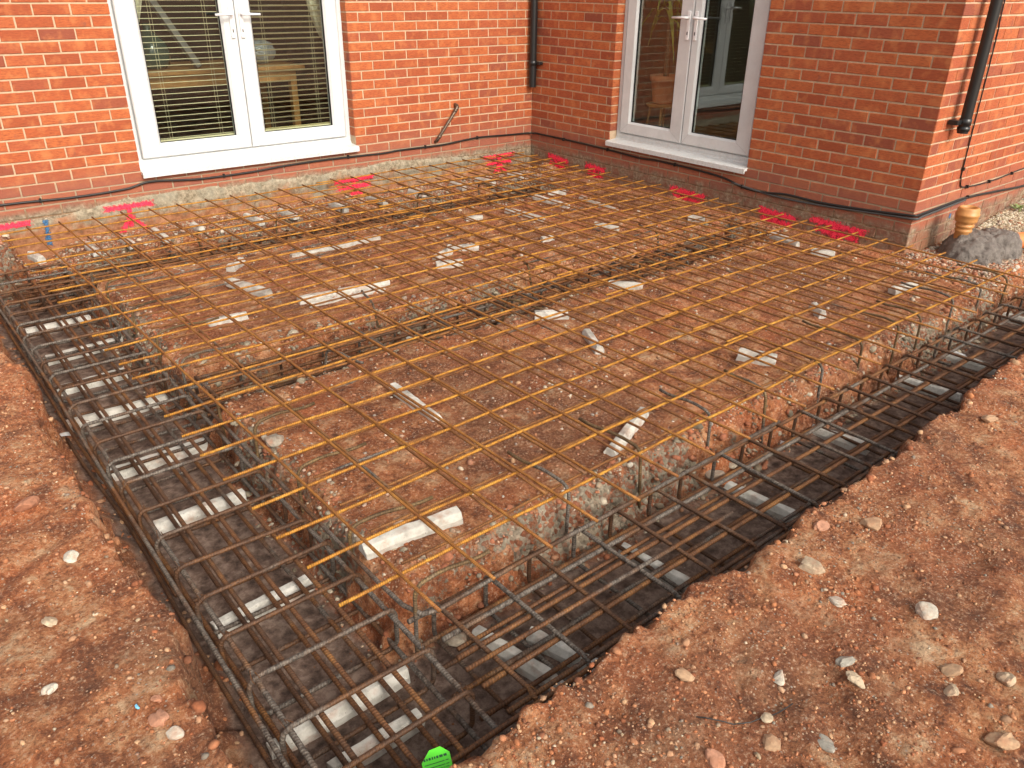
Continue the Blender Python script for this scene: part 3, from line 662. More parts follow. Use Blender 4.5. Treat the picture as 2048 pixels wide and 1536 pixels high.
def rrect(w, h, rad, z0=0, n=5):
    P = []
    for cx, cz, a0 in ((w-rad, h-rad, 0), (rad, h-rad, 90), (rad, rad, 180), (w-rad, rad, 270)):
        for k in range(n+1): a = R_(a0+90*k/n); P.append((cx+rad*math.cos(a), cz+rad*math.sin(a)))
    return P
def cage(label, ox, oy, ztop, along, length, width, height, spacing, n_long, seed, extra=(), skip_ends=0):
    """along 'x' or 'y'; local frame: length along +along, width across"""
    t = empty('rebar_cage', (ox, oy, ztop), 0, label=label, cat='rebar cage', group='dark rebar cages in the footing trenches')
    rr = random.Random(seed); meshes = []
    for i in range(4):
        P = [(a, b-height+rr.uniform(-.003, .003)) for a, b in rrect(width, height, .032)]
        P = P[6:]+P[:6]
        if along == 'y': pts = [(a, rr.uniform(-.001, .001), b) for a, b in P]
        else: pts = [(rr.uniform(-.001, .001), -a, b) for a, b in P]
        # open stirrup with an overlapping hook, as bent on site
        h = pts[-1]; m = MB(); m.tube(pts, .0078, 8, closed=True); meshes.append(m.mesh('stirrup', CAGE, True))
    n = int(length/spacing)+1
    for i in range(min(n, 98)):
        o = link('stirrup', meshes[i % 4], t); d_ = i*spacing+rr.uniform(-.014, .014)
        o.location = (0, d_, 0) if along == 'y' else (d_, 0, 0)
        o.rotation_euler = (0, 0, R_(rr.uniform(-1.6, 1.6)))
    bm_ = bar_meshes(length+.12, .0086, CAGE_RUST, seed, 3, amp=.004, zamp=.002); bg_ = bar_meshes(length+.12, .0086, CAGE, seed+3, 2, amp=.004, zamp=.002)
    for lay, zz in (('top', -.0155), ('bottom', -height+.0155)):
        for k in range(n_long):
            a = .020+(width-.040)*k/(n_long-1)+rr.uniform(-.012, .012)*(0 < k < n_long-1)
            me = (bg_[k % 2] if (k % 3 == 1) else bm_[k % 3])
            o = link('bar', me, t); s0 = -.07-rr.uniform(0, .05)
            if along == 'y': o.location = (a, s0, zz); o.rotation_euler = (rr.uniform(0, 3), 0, math.pi/2)
            else: o.location = (s0, -a, zz); o.rotation_euler = (rr.uniform(0, 3), 0, 0)
            if along == 'y': o.rotation_euler = (0, 0, math.pi/2)
    for (pts, rad, mt) in extra:
        m = MB(); m.tube(pts, rad, 8); m.build('bar', mt, t, smooth=True)
    # tie wire knots where bars cross
    kms = []
    for q in range(3):
        an = rr.uniform(0, 6.28); d_ = Vector((math.cos(an), math.sin(an), .3)); e_ = Vector((-d_.y, d_.x, 0)); kn = MB()
        kn.tube([d_*.020+Vector((0, 0, .010)), d_*.008+e_*.006+Vector((0, 0, .012)), e_*.010-d_*.006, -d_*.013+Vector((0, 0, -.018)), -e_*.012+Vector((0, 0, -.02)), d_*.008-e_*.008+Vector((0, 0, .009)), -d_*.020-e_*.006+Vector((0, 0, .018))], .0012, 5); kms.append(kn.mesh('tie_wire', CAGE_RUST))
    for i in range(min(n, 22)):
        for k in (0, n_long-1):
            a = .020+(width-.040)*k/(n_long-1); o = link('tie_wire', kms[rr.randint(0, 2)], t); o.location = (a, i*spacing, 0) if along == 'y' else (i*spacing, -a, 0)
    return t
# left footing: runs along wall B direction
def wl(x, z, y0, y1, seed, amp=.006):
    L = y1-y0; return [(x+q[1], y0+q[0], z+q[2]) for q in wavy(L, seed, amp, 26, .004)]
cage('long dark rebar cage in the left trench, beside the loose red rubble', -4.985, -5.24, -.300, 'y', 4.85, .470, .155, .2, 5, 11, extra=[
    (wl(-.018, -.030, -.2, 4.4, 5), .0078, CAGE_RUST), (wl(-.030, -.150, -.3, 2.6, 6, .012), .0075, CAGE), (wl(-.016, -.110, 1.2, 4.7, 8), .0075, CAGE_RUST),
    ([(.475, 2.6, .012), (.478, 1.8, .013), (.480, 1.2, .012), (.485, .70, .010), (.49, .58, .010), (.515, .505, .012), (.56, .49, .013), (.9, .505, .014), (2.4, .52, .016)], .0078, CAGE)])
cage('long dark rebar cage in the front trench, beneath the mesh ends', -4.395, -4.690, -.303, 'x', 6.5, .485, .155, .2, 5, 12, extra=[
    ([(-.62, -.515, .004), (-.3, -.51, .008), (.6, -.508, .008), (2.2, -.51, .006), (4.2, -.508, .006), (6.4, -.51, .004)], .0078, CAGE_RUST),
    ([(-.12, -.515, -.150), (.6, -.52, -.155), (2.2, -.515, -.155), (5.2, -.51, -.155)], .0075, CAGE),
    ([(-.05, -.19, -.03), (1.4, -.185, -.032)], .0075, CAGE_RUST), ([(-.1, -.30, .012), (1.1, -.31, .010)], .0075, CAGE_RUST)])
cage('dark rebar cage in the middle trench across the slab', -4.42, -2.64, -.310, 'x', 4.1, .31, .15, .225, 4, 13)
cage('dark rebar cage in the rear trench beside the cement footing', -4.75, -.50, -.320, 'x', 4.3, .33, .15, .225, 4, 14)

# bent starter bars
def starter(label, x, y, dx, dy, zb, zt, run, lean=(0, 0), group=None, rad=.0068):
    o = empty('bent_bar', (x, y, zb), 0) if False else None
    R0 = .045; P = []
    base = Vector((0, 0, 0)); top = Vector((lean[0], lean[1], zt-zb-R0)); d_ = Vector((dx, dy, 0))
    for k in range(6): P.append(base.lerp(top, k/5))
    for k in range(1, 7):
        a = R_(90*k/6); P.append(top + d_*(R0*(1-math.cos(a))) + Vector((0, 0, R0*math.sin(a))))
    e = P[-1]; 
    for k in range(1, 7): P.append(e + d_*(run*k/6) + Vector((0, 0, .006*math.sin(k))))
    m = MB(); m.tube(P, rad, 8); o = m.build('starter_bar', STARTER, None, smooth=True, label=label, cat='bent rebar', group=group); o.location = (x, y, zb); return o
ordn = ['first', 'second', 'third', 'fourth', 'fifth', 'sixth', 'seventh', 'eighth', 'ninth', 'tenth', 'eleventh', 'twelfth', 'thirteenth', 'fourteenth']
GS = 'bent starter bars standing along the trenches'
for i, y in enumerate((-4.71, -4.30, -3.90, -3.50, -3.16, -2.68, -2.28, -1.86, -1.40, -.98)):
    a = rnd.uniform(-.12, .12)
    starter('bent starter bar at the slab edge over the left trench, %s from the near corner' % ordn[i], -4.475+rnd.uniform(-.012, .012), y, math.cos(a), math.sin(a), -.475, -.185+rnd.uniform(-.015, .015), rnd.uniform(.22, .34), (rnd.uniform(-.012, .012), rnd.uniform(-.02, .02)), GS)
for i, x in enumerate((-3.765, -3.34, -2.92, -2.52, -2.08, -1.70, -1.33, -1.08, -.70, -.36, .05)):
    a = math.pi/2+rnd.uniform(-.12, .12)
    starter('bent starter bar at the slab edge over the front trench, %s from the near corner' % ordn[i], x, -4.615+rnd.uniform(-.012, .012), math.cos(a), math.sin(a), -.475, -.185+rnd.uniform(-.015, .015), rnd.uniform(.20, .32), (rnd.uniform(-.02, .02), rnd.uniform(-.012, .012)), GS)
for i, x in enumerate((-3.9, -3.35, -2.75, -2.2, -1.6, -.95)):
    sgn = 1 if i % 2 else -1
    starter('slanting starter bar in the middle trench, %s from the left cage' % ordn[i], x, -2.78+.16*sgn, .25, .97*sgn, -.46, -.205, .22, (.03*(-1)**i, .02*sgn), GS)
for i, x in enumerate((-4.15, -3.62, -3.05, -2.45, -1.75, -1.05)):
    starter('bent starter bar in the rear trench, %s from the left cage' % ordn[i], x, -.52, .1, -.99, -.46, -.20, .26, (.02*(-1)**i, 0), GS)

# ------------------------------------------------------------------ concrete spacers and broken pieces
def spacer_mesh(L, w, h, seed, rough=.003, taper=0.0):
    rr = random.Random(seed); n = max(5, int(L/.03)); m = MB(); V = []; F = []
    prof = [(-.5, 0), (.5, 0), (.5, .55), (.28, 1), (-.28, 1), (-.5, .55)]
    for i in range(n+1):
        x = -L/2+L*i/n + (rr.uniform(-.008, .008) if i in (0, n) else 0)
        ww = w*(1-taper*i/n)
        for (a, b) in prof: V.append((x+(rr.uniform(-rough, rough)*2 if i in (0, n) else 0), a*ww+rr.uniform(-rough, rough)*.6, b*h+(rr.uniform(-rough, rough)*.6 if b else 0)))
    for i in range(n):
        for k in range(6): F.append((i*6+k, i*6+(k+1) % 6, (i+1)*6+(k+1) % 6, (i+1)*6+k))
    F.append((5, 4, 3, 2, 1, 0)); F.append(tuple(n*6+k for k in range(6)))
    m.add(V, [tuple(reversed(q)) for q in F]); return m
def spacer(label, xa, ya, xb, yb, z, w=.05, h=.05, seed=0, cat='concrete spacer', taper=0, tilt=0, name='concrete_spacer', group=None):
    L = max(.06, math.hypot(xb-xa, yb-ya)); m = spacer_mesh(L, w, h, seed, .003, taper)
    o = m.build(name, CONC, None, bevel=.003, label=label, cat=cat, group=group)
    o.location = ((xa+xb)/2, (ya+yb)/2, z-.006); o.rotation_euler = (R_(tilt), R_(rnd.uniform(-2, 2)), math.atan2(yb-ya, xb-xa)); return o
GL = 'white concrete spacer bars under the left cage'; GF = 'white concrete spacer bars under the front cage'
for i, y in enumerate((-4.89, -4.72, -4.17, -3.53, -3.01, -2.46, -2.03, -1.57, -1.1)):
    x0, x1 = [(-4.88, -4.6), (-4.99, -4.54), (-4.93, -4.59), (-4.92, -4.55), (-5.0, -4.50), (-5.0, -4.42), (-4.95, -4.6), (-4.9, -4.5), (-4.9, -4.55)][i]
    spacer('long white concrete spacer under the left rebar cage, %s from the near end' % ordn[i], x0, y+rnd.uniform(-.02, .02), x1, y+rnd.uniform(-.02, .02), ZF+.006, .052, .055, 100+i, group=GL)
for i, (xa, ya, xb, yb) in enumerate(((-4.28, -4.74, -4.18, -5.15), (-4.14, -4.86, -4.05, -5.16), (-3.58, -4.74, -3.55, -5.04), (-2.93, -4.73, -2.89, -5.05), (-2.20, -4.68, -2.16, -4.96), (-1.35, -4.66, -1.30, -4.98), (-.82, -4.68, -.78, -5.0), (.1, -4.65, .14, -4.98))):
    spacer('white concrete spacer under the front rebar cage, %s from the near corner' % ordn[i], xa, ya, xb, yb, ZF+.006, .052, .055, 130+i, group=GF)
pieces = [
 ('long white spacer lying alone on the soil near the slab centre', -3.765, -3.43, -3.775, -3.80, .05, 0),
 ('short upright-looking white spacer piece near the middle of the slab', -2.60, -3.52, -2.72, -3.74, .052, 0),
 ('white spacer leaning over the rubble edge beside the front trench', -3.00, -4.30, -3.38, -4.46, .052, 6),
 ('largest white spacer, at the near corner of the slab', -4.47, -4.385, -4.12, -4.43, .062, 8),
 ('jagged grey concrete piece near the front slab edge', -2.18, -4.20, -2.10, -4.36, .07, 0),
 ('small square concrete block beside the starter bars at right', -1.26, -4.06, -1.34, -4.17, .06, 0),
 ('wedge shaped pale piece just in front of the middle trench', -2.66, -3.16, -2.50, -3.27, .06, 0),
 ('flat pale piece at the right of the middle trench', -1.95, -3.05, -1.82, -3.22, .055, 0),
 ('pale block close to the darker brick wall, above the red mark', -.30, -2.33, -.22, -2.44, .06, 0),
 ('sloping pale piece against the darker brick wall', -.20, -3.05, -.24, -3.30, .055, 0),
 ('pale piece lying near the outer house corner', -.34, -3.47, -.26, -3.61, .055, 0),
 ('white spacer by the rubble below the outer house corner', -.64, -4.22, -.38, -4.25, .055, 0),
 ('thick white piece at the left end of the long white strips', -3.83, -1.60, -3.72, -1.93, .06, 0),
 ('long double white strip across the left of the slab', -3.62, -2.14, -3.02, -2.17, .052, 0),
 ('thin white strip lying beside the long double strip', -3.60, -2.22, -3.10, -2.235, .03, 0),
 ('flat grey sliver half buried left of the long strip', -4.16, -2.14, -3.95, -2.16, .05, 0),
 ('pale wedge near the rear of the slab at left', -3.72, -1.32, -3.59, -1.21, .06, 0),
 ('longest white strip near the rear trench', -3.28, -1.29, -2.56, -1.26, .045, 0),
 ('pale block left of the slab centre, lowest of a cluster', -2.60, -2.08, -2.44, -2.16, .06, 0),
 ('pale block left of the slab centre, tilted against its neighbour', -2.54, -1.97, -2.36, -1.90, .055, 10),
 ('pale wedge right of the central cluster of blocks', -2.33, -1.82, -2.15, -1.96, .055, 0),
 ('small pale chip right of the central cluster', -1.62, -2.03, -1.52, -2.04, .05, 0),
 ('long grey spacer near the rear of the slab', -1.34, -1.26, -1.28, -1.66, .052, 0),
 ('grey spacer close to the inner corner of the house', -.82, -1.02, -.78, -1.42, .05, 0),
 ('pale chip beside the right patio door sill', -.62, -.98, -.48, -1.05, .05, 0),
 ('pale piece in the soil right of the long grey spacer', -1.02, -1.98, -.96, -2.18, .05, 0),
 ('small white piece in the rear of the slab at centre', -1.78, -1.28, -1.64, -1.32, .045, 0),
 ('long grey plank of concrete below the right patio door', -.52, -1.30, -.56, -1.78, .05, 0),
]
for i, (lb, xa, ya, xb, yb, w, tl) in enumerate(pieces):
    spacer(lb, xa, ya, xb, yb, max(gz((xa+xb)/2, (ya+yb)/2), -.31), w, w*.85, 200+i, taper=.25 if i > 3 and i % 2 else 0, tilt=tl, cat='concrete piece', name='concrete_piece')
GW = 'concrete blocks standing on the ledge along the left brick wall'
lx = (-4.66, -4.33, -4.09, -3.86, -3.58, -3.14, -2.84, -2.44, -2.04, -1.60, -1.18, -.85, -.50)
for i, x in enumerate(lx):
    y0 = -.24+rnd.uniform(-.03, .05); L = rnd.uniform(.16, .26)
    spacer('small grey concrete block on the ledge below the left wall, %s from the left' % ordn[i], x+rnd.uniform(-.02, .02), y0, x+.02, y0-L, max(gz(x, y0-.08), -.275), .052, .052, 300+i, cat='concrete block', name='concrete_block', group=GW)
for i, x in enumerate((-4.08, -3.69, -3.14, -2.59, -1.9, -1.2)):
    spacer('small white spacer at the bottom of the middle trench, %s from the left' % ordn[i], x-.03, -2.60+rnd.uniform(-.02, .02), x+.03, -2.80, ZF+.01, .05, .05, 340+i, group='small spacers in the middle trench')

# ------------------------------------------------------------------ stones
def ico(sub=0):
    t = (1+5**.5)/2; V = [Vector(q).normalized() for q in ((-1,t,0),(1,t,0),(-1,-t,0),(1,-t,0),(0,-1,t),(0,1,t),(0,-1,-t),(0,1,-t),(t,0,-1),(t,0,1),(-t,0,-1),(-t,0,1))]
    F = [(0,11,5),(0,5,1),(0,1,7),(0,7,10),(0,10,11),(1,5,9),(5,11,4),(11,10,2),(10,7,6),(7,1,8),(3,9,4),(3,4,2),(3,2,6),(3,6,8),(3,8,9),(4,9,5),(2,4,11),(6,2,10),(8,6,7),(9,8,1)]
    for _ in range(sub):
        c = {}; nf = []
        def mid(a, b):
            k = (min(a, b), max(a, b))
            if k not in c: V.append((V[a]+V[b]).normalized()); c[k] = len(V)-1
            return c[k]
        for a, b, d_ in F: x, y, z = mid(a, b), mid(b, d_), mid(d_, a); nf += [(a, x, z), (b, y, x), (d_, z, y), (x, y, z)]
        F = nf
    return np.array([tuple(v) for v in V]), np.array(F)
STC = np.array([(.56, .47, .35), (.50, .33, .22), (.62, .56, .46), (.42, .20, .12), (.36, .30, .24), (.48, .24, .14), (.30, .27, .23), (.55, .38, .28)])
STC2 = np.array([(.40, .30, .19), (.44, .24, .13), (.50, .42, .30), (.40, .17, .08), (.26, .19, .13), (.46, .20, .10), (.22, .19, .15), (.48, .30, .18)])
SOC = np.array([(.34, .125, .05), (.28, .09, .035), (.42, .19, .09), (.20, .075, .035), (.48, .29, .16), (.36, .21, .12), (.38, .15, .06)])
RUC = np.array([(.36, .31, .22), (.24, .20, .14), (.46, .40, .30), (.34, .13, .065), (.30, .10, .045), (.19, .15, .10), (.28, .10, .05), (.40, .20, .11)])
GVC = np.array([(.55, .48, .34), (.42, .36, .24), (.62, .56, .44), (.35, .28, .18)])
def stones(name, px, py, rad, cols, seed, label, cat, sink=.25, sub=0, zoff=None, extra=None):
    rs = np.random.RandomState(seed); V0, F0 = ico(sub); n = len(px); nv = len(V0)
    pz = ground_height(px[None, :], py[None, :])[0][0]
    q = V0[None]*(1+rs.uniform(-.28, .28, (n, nv, 1))); sc = rs.uniform(.6, 1.25, (n, 1, 3)); sc[..., 2] *= .72
    q = q*sc*rad[:, None, None]; an = rs.uniform(0, 6.28, n); c, s_ = np.cos(an)[:, None], np.sin(an)[:, None]
    x = q[..., 0]*c-q[..., 1]*s_; y = q[..., 0]*s_+q[..., 1]*c; z = q[..., 2]
    ti = rs.uniform(-.5, .5, n)[:, None]; z = z+x*ti*.5
    co = np.stack([x+px[:, None], y+py[:, None], z+(pz+rad*sc[:, 0, 2]*(1-2*sink)*.6)[:, None]], -1)
    F = (F0[None]+(np.arange(n)*nv)[:, None, None]).reshape(-1, 3)
    me = bpy.data.meshes.new(name); me.vertices.add(n*nv); me.vertices.foreach_set('co', co.astype('f4').ravel())
    me.loops.add(F.size); me.loops.foreach_set('vertex_index', F.ravel().astype('i4'))
    me.polygons.add(len(F)); me.polygons.foreach_set('loop_start', (np.arange(len(F))*3).astype('i4'))
    ca = me.color_attributes.new('tint', 'FLOAT_COLOR', 'POINT'); cc_ = cols[rs.randint(0, len(cols), n)]*rs.uniform(.8, 1.15, (n, 1))
    cc_ = np.concatenate([cc_, np.ones((n, 1))], 1); ca.data.foreach_set('color', np.repeat(cc_, nv, 0).astype('f4').ravel())
    me.materials.append(STONE); me.update(calc_edges=True); me.validate()
    return link(name, me, label=label, cat=cat, kind='stuff')
rs = np.random.RandomState(2)
def scatter(n, x0, x1, y0, y1, keep, lo, hi, mu, sg, seed):
    rs = np.random.RandomState(seed); x = rs.uniform(x0, x1, n); y = rs.uniform(y0, y1, n)
    z, d, t, inn, rg = [a[0] for a in ground_height(x[None, :], y[None, :])]
    m = keep(x, y, z, d, t, inn, rg, rs.rand(n)); x, y = x[m], y[m]
    return x, y, np.clip(np.exp(rs.normal(mu, sg, len(x))), lo, hi)
# outer soil, clustered
px, py, pr = scatter(90000, -5.95, 2.2, -6.35, -1.0, lambda x, y, z, d, t, i, r_, u_: (d < .0)*(i < .3)*((x < -5.0)+(y < -5.1) > 0)*(u_ < .22+.78*smoothstep((fbm(x, y, .35, 201, 4)+.12)/.4)), .0014, .014, -5.85, .52, 21)
stones('scattered_stones', px, py, pr, STC2, 31, 'small pale pebbles scattered over the outer red soil', 'pebbles', .35)
px, py, pr = scatter(170000, -5.95, 2.2, -6.35, -1.0, lambda x, y, z, d, t, i, r_, u_: (d < .01)*(i < .3)*((x < -5.0)+(y < -5.1) > 0)*(u_ < .28+.7*smoothstep((fbm(x, y, .5, 202, 4))/.3)), .0016, .013, -5.75, .48, 22)
stones('soil_crumbs', px, py, pr, SOC, 32, 'red soil crumbs scattered over the outer soil', 'soil crumbs', .4)
# inside slab soil
px, py, pr = scatter(30000, -4.5, .0, -4.7, -.3, lambda x, y, z, d, t, i, r_, u_: (d < .0)*(u_ < .25+.7*smoothstep((fbm(x, y, .4, 203, 4))/.4)+np.exp(-(d/.12)**2)), .0015, .02, -5.6, .6, 23)
stones('slab_stones', px, py, pr, np.concatenate([STC, SOC]), 33, 'stones and crumbs on the red soil beneath the mesh', 'pebbles', .35)
# rubble on the trench sides and lips
px, py, pr = scatter(110000, -5.3, 2.4, -5.4, -.3, lambda x, y, z, d, t, i, r_, u_: (d > -.07)*(d < .13)*(i > .2)*(u_ < .45+.55*smoothstep((fbm(x, y, .45, 204, 3)+.2)/.4)), .003, .026, -4.95, .5, 24)
stones('trench_side_rubble', px, py, pr, RUC, 34, 'broken concrete and stone rubble exposed in the inner trench sides', 'rubble', .5)
px, py, pr = scatter(30000, -5.3, 2.4, -5.4, -.3, lambda x, y, z, d, t, i, r_, u_: (d > -.03)*(d < .16)*(i < .3)*((x < -4.9)+(y < -5.0) > 0)*(u_ < .7), .003, .030, -4.95, .55, 25)
stones('loose_clods', px, py, pr, SOC, 35, 'loose red clods fallen against the outer trench side', 'rubble', .35)
px, py, pr = scatter(9000, -5.2, 2.4, -5.3, -.4, lambda x, y, z, d, t, i, r_, u_: (d > .1)*(u_ < .55), .001, .010, -6.1, .5, 26)
stones('trench_floor_grit', px, py, pr, np.concatenate([STC*.6, SOC*.7]), 36, 'fine grit on the damp trench floor', 'grit', .35)
# ledge rubble and right hand rubble, gravel by the end wall
px, py, pr = scatter(14000, -5.0, -.02, -.45, -.01, lambda x, y, z, d, t, i, r_, u_: (d < .05)*(u_ < .7), .002, .022, -5.3, .55, 27)
stones('ledge_rubble', px, py, pr, np.concatenate([RUC, STC]), 37, 'pale mortar rubble on the ledge below the left wall', 'rubble', .4)
px, py, pr = scatter(24000, -.2, 2.4, -4.75, -3.98, lambda x, y, z, d, t, i, r_, u_: (d < .03)*(u_ < .35+.6*smoothstep((fbm(x, y, .3, 205, 3)+.2)/.4)), .002, .02, -5.2, .5, 28)
stones('corner_rubble', px, py, pr, np.concatenate([RUC, STC]), 38, 'stones and mortar crumbs below the outer house corner', 'rubble', .4)
px, py, pr = scatter(22000, .95, 4.2, -4.35, -3.98, lambda x, y, z, d, t, i, r_, u_: (u_ < .9), .004, .014, -4.9, .3, 29)
stones('pale_gravel', px, py, pr, GVC, 39, 'pale gravel strip at the foot of the end wall', 'gravel', .3)

# larger single stones
def rock(label, x, y, rad, col, seed, flat=.62, el=1.3):
    rs_ = np.random.RandomState(seed); V0, F0 = ico(2)
    k = 1+.22*np.sin(V0@rs_.uniform(-3, 3, 3)+1)+.13*np.sin(V0@rs_.uniform(-7, 7, 3))+rs_.uniform(-.03, .03, len(V0))
    # planar cuts make it angular
    q = V0*k[:, None]
    for _ in range(7):
        n_ = rs_.normal(size=3); n_ /= np.linalg.norm(n_); dd = q@n_; lim = rs_.uniform(.62, .9); over = np.clip(dd-lim, 0, 9); q = q-over[:, None]*n_*.9
    q = q*rad*np.array([el, 1, flat]); m = MB(); m.add([tuple(v) for v in q], [tuple(int(a) for a in f_) for f_ in F0], col=tuple(col)+(1,))
    o = m.build('stone', STONE, None, label=label, cat='stone'); o.location = (x, y, gz(x, y)+rad*flat*.35); o.rotation_euler = (rs_.uniform(-.3, .3), rs_.uniform(-.3, .3), rs_.uniform(0, 6.28)); return o
pale = (.44, .35, .24); tan = (.42, .27, .16); grey = (.33, .31, .26); white = (.50, .46, .38); pink = (.42, .21, .13)
ROCKS = [
 ('largest pale oblong stone on the soil right of the front trench', -3.509, -5.432, .033, pale),
 ('small white angular stone just below the largest oblong stone', -3.58, -5.557, .018, white),
 ('knobbly pale stone at the middle of the right hand soil', -3.432, -5.74, .028, white),
 ('tan stone near the trench edge at the top of the soil bank', -3.163, -5.438, .027, tan),
 ('tan stone left of the wire on the near soil', -4.149, -5.466, .018, tan),
 ('thin pale flint just above the end of the curved wire', -3.944, -5.609, .017, white),
 ('pink stone by the trench edge beside the bluish rubble', -3.30, -5.33, .022, pink),
 ('round tan stone near the right edge of the soil', -3.59, -5.881, .021, tan),
 ('pale stone near the bottom edge right of the wire', -4.083, -5.667, .015, pale),
 ('grey flinty stone at the bottom of the soil bank', -4.038, -5.794, .022, grey),
 ('pale stone at the far right edge of the soil', -3.508, -5.989, .022, pale),
 ('large tan stone in the lower right corner', -3.698, -6.058, .028, tan),
 ('small white stone on the left soil, lowest of a pair', -5.412, -4.496, .015, white),
 ('white lumpy stone near the left trench lip at the bottom', -5.218, -4.821, .018, white),
 ('flat pink stone above the white lump on the left soil', -5.232, -4.765, .022, pink),
 ('small pink pebble touching the flat pink stone', -5.215, -4.70, .012, pink),
 ('pale stone with a small chip beside it at right', -3.652, -5.915, .018, pale),
 ('orange stone low down beside the green tag corner', -4.283, -5.665, .022, pink),
 ('broad tan stone near the bottom edge', -4.134, -5.716, .021, tan),
 ('white elongated stone on the upper left soil', -5.252, -3.988, .020, white),
 ('grey green stone among pebbles at right', -3.781, -5.696, .018, grey),
 ('pale stone sunk in the soil beside the grey green one', -3.815, -5.748, .020, pale),
 ('tan stone at the top of the soil by the cage end', -2.141, -5.379, .026, tan),
 ('small pale stone on the left soil edge, middle height', -5.359, -4.24, .017, pale),
 ('rounded brown stone half buried in the left soil', -5.30, -3.62, .035, (.36, .16, .09)),
 ('rounded grey cobble in the front trench beside a starter bar', -2.93, -4.66, .036, (.36, .29, .22)),
 ('white stone in the trench by the near slab corner', -4.33, -4.70, .035, (.40, .34, .26)),
 ('grey stone under a starter bar bend on the left', -4.40, -3.53, .040, (.34, .30, .24)),
]
for i, (lb, x, y, rad, c) in enumerate(ROCKS): rock(lb, x, y, rad, c, 400+i)
# bits of polythene and blue chip, tie wire offcut
def scrap(label, x, y, sz, col, seed, name, cat):
    rr = random.Random(seed); m = MB(); n = 7; V = [(0, 0, sz*.35)]
    for k in range(n): a = 6.283*k/n; q = sz*rr.uniform(.5, 1.2); V.append((q*math.cos(a), q*.6*math.sin(a), rr.uniform(0, sz*.3)))
    V += [(v[0], v[1], v[2]-.0015) for v in V]
    F = [(0, 1+k, 1+(k+1) % n) for k in range(n)] + [(n+1, n+2+(k+1) % n, n+2+k) for k in range(n)] + [(1+k, n+2+k, n+2+(k+1) % n, 1+(k+1) % n) for k in range(n)]
    m.add(V, F); o = m.build(name, simple(name+'_m', col, .4), None, label=label, cat=cat); o.location = (x, y, gz(x, y)+.004); o.rotation_euler = (rr.uniform(-.3, .3), rr.uniform(-.3, .3), rr.uniform(0, 6)); return o
scrap('torn white plastic scrap on the trench floor near a starter bar', -2.42, -4.68, .045, (.75, .76, .76), 1, 'plastic_scrap', 'scrap')
scrap('white plastic scrap at the foot of the right hand cage', -.72, -4.72, .045, (.72, .74, .75), 2, 'plastic_scrap', 'scrap')
scrap('crumpled white scrap beside the left cage feet', -5.02, -2.55, .05, (.62, .62, .60), 3, 'plastic_scrap', 'scrap')
scrap('tiny light blue chip on the left soil near the bottom', -5.262, -4.70, .009, (.15, .42, .62), 4, 'blue_chip', 'chip')
scrap('white stick end at the left edge of the soil', -5.50, -4.20, .018, (.72, .72, .68), 5, 'white_chip', 'chip')
P = []
for k in range(13):
    t = k/12; x = -4.22+(-3.99+4.22)*t - .02*math.sin(math.pi*t); y = -5.56+(-5.68+5.56)*t - .03*math.sin(math.pi*t); P.append((x, y, gz(x, y)+.006))
m = MB(); m.tube(P, .0016, 6); m.build('wire_offcut', KEYM, None, label='thin curved dark wire offcut lying on the soil', cat='wire')

# ------------------------------------------------------------------ gully, mortar mound and pipe by the end wall
GX0, GY0 = .36, -4.165
gl = empty('gully_pipe', (GX0, GY0, -.15), label='tan plastic gully collar standing in the mortar mound by the wall', cat='drain pipe')
m = MB(); m.lathe([(.050, -.12), (.050, .085), (.055, .090), (.055, .100), (.052, .104), (.052, .118), (.060, .122), (.060, .134), (.056, .138), (.056, .150), (.070, .158), (.072, .170), (.072, .196), (.076, .199), (.076, .212), (.071, .216), (.070, .240), (.064, .252), (.054, .256), (.047, .250), (.044, .235), (.044, .02)], (0, 0, 0), 40)
m.build('collar', PIPE_CLAY, gl, smooth=True)
m = MB(); m.lathe([(.0441, .05), (.001, .05)], (0, 0, 0), 24); m.build('inner_disc', simple('dark_inside', (.01, .008, .006), .3), gl)  # near-black disc across the inside of the collar
s = NT('wet_mortar'); Pn = s.geo(); n = s.noise(Pn, 16, 6, .75)
col = s.ramp(s.noise(Pn, 45, 4, .7), [(.3, (.10, .085, .072)), (.6, (.19, .165, .145))])
col = s.mix(s.ramp(n, [(.34, .9), (.44, 0)]), col, (.04, .032, .027))
WET = s.out(col, .55, 0, s.bump(n, .9, .03))
def mound(cx, cy, rx, ry, h, base, seed, ang):
    V0, F0 = ico(4); q = V0.copy(); s1 = fbm(q[:, 0]*3+seed, q[:, 1]*3+q[:, 2], .8, seed, 4)
    k = 1+.16*s1+.05*fbm(q[:, 0]*5, q[:, 1]*5-q[:, 2]*3, .4, seed+1, 3); q = q*k[:, None]*np.array([rx, ry, h])
    c, s_ = math.cos(ang), math.sin(ang); x = q[:, 0]*c-q[:, 1]*s_+cx; y = q[:, 0]*s_+q[:, 1]*c+cy
    return [(float(a), float(b), float(z_)) for a, b, z_ in zip(x, y, q[:, 2]+base)], [tuple(int(a) for a in f_) for f_ in F0]
m = MB(); m.add(*mound(.42, -4.235, .235, .205, .185, -.245, 5, .2)); m.add(*mound(.60, -4.30, .20, .18, .185, -.24, 9, -.3))
mo = m.build('mortar_mound', WET, None, smooth=True, label='grey wet mortar mound packed round the drain pipe', cat='mortar')
m = MB(); d_ = Vector((.93, -.36, 0)).normalized(); a_ = Vector((.66, -4.375, -.14))
m.tube([a_, a_+d_*.55, a_+d_*1.3], .056, 28, cap=False); m.tube([a_+d_*1.3, a_], .052, 28, cap=False)
m.build('drain_pipe', PIPE_OR, None, smooth=True, label='bright orange drain pipe leaving the mortar mound to the right', cat='drain pipe')

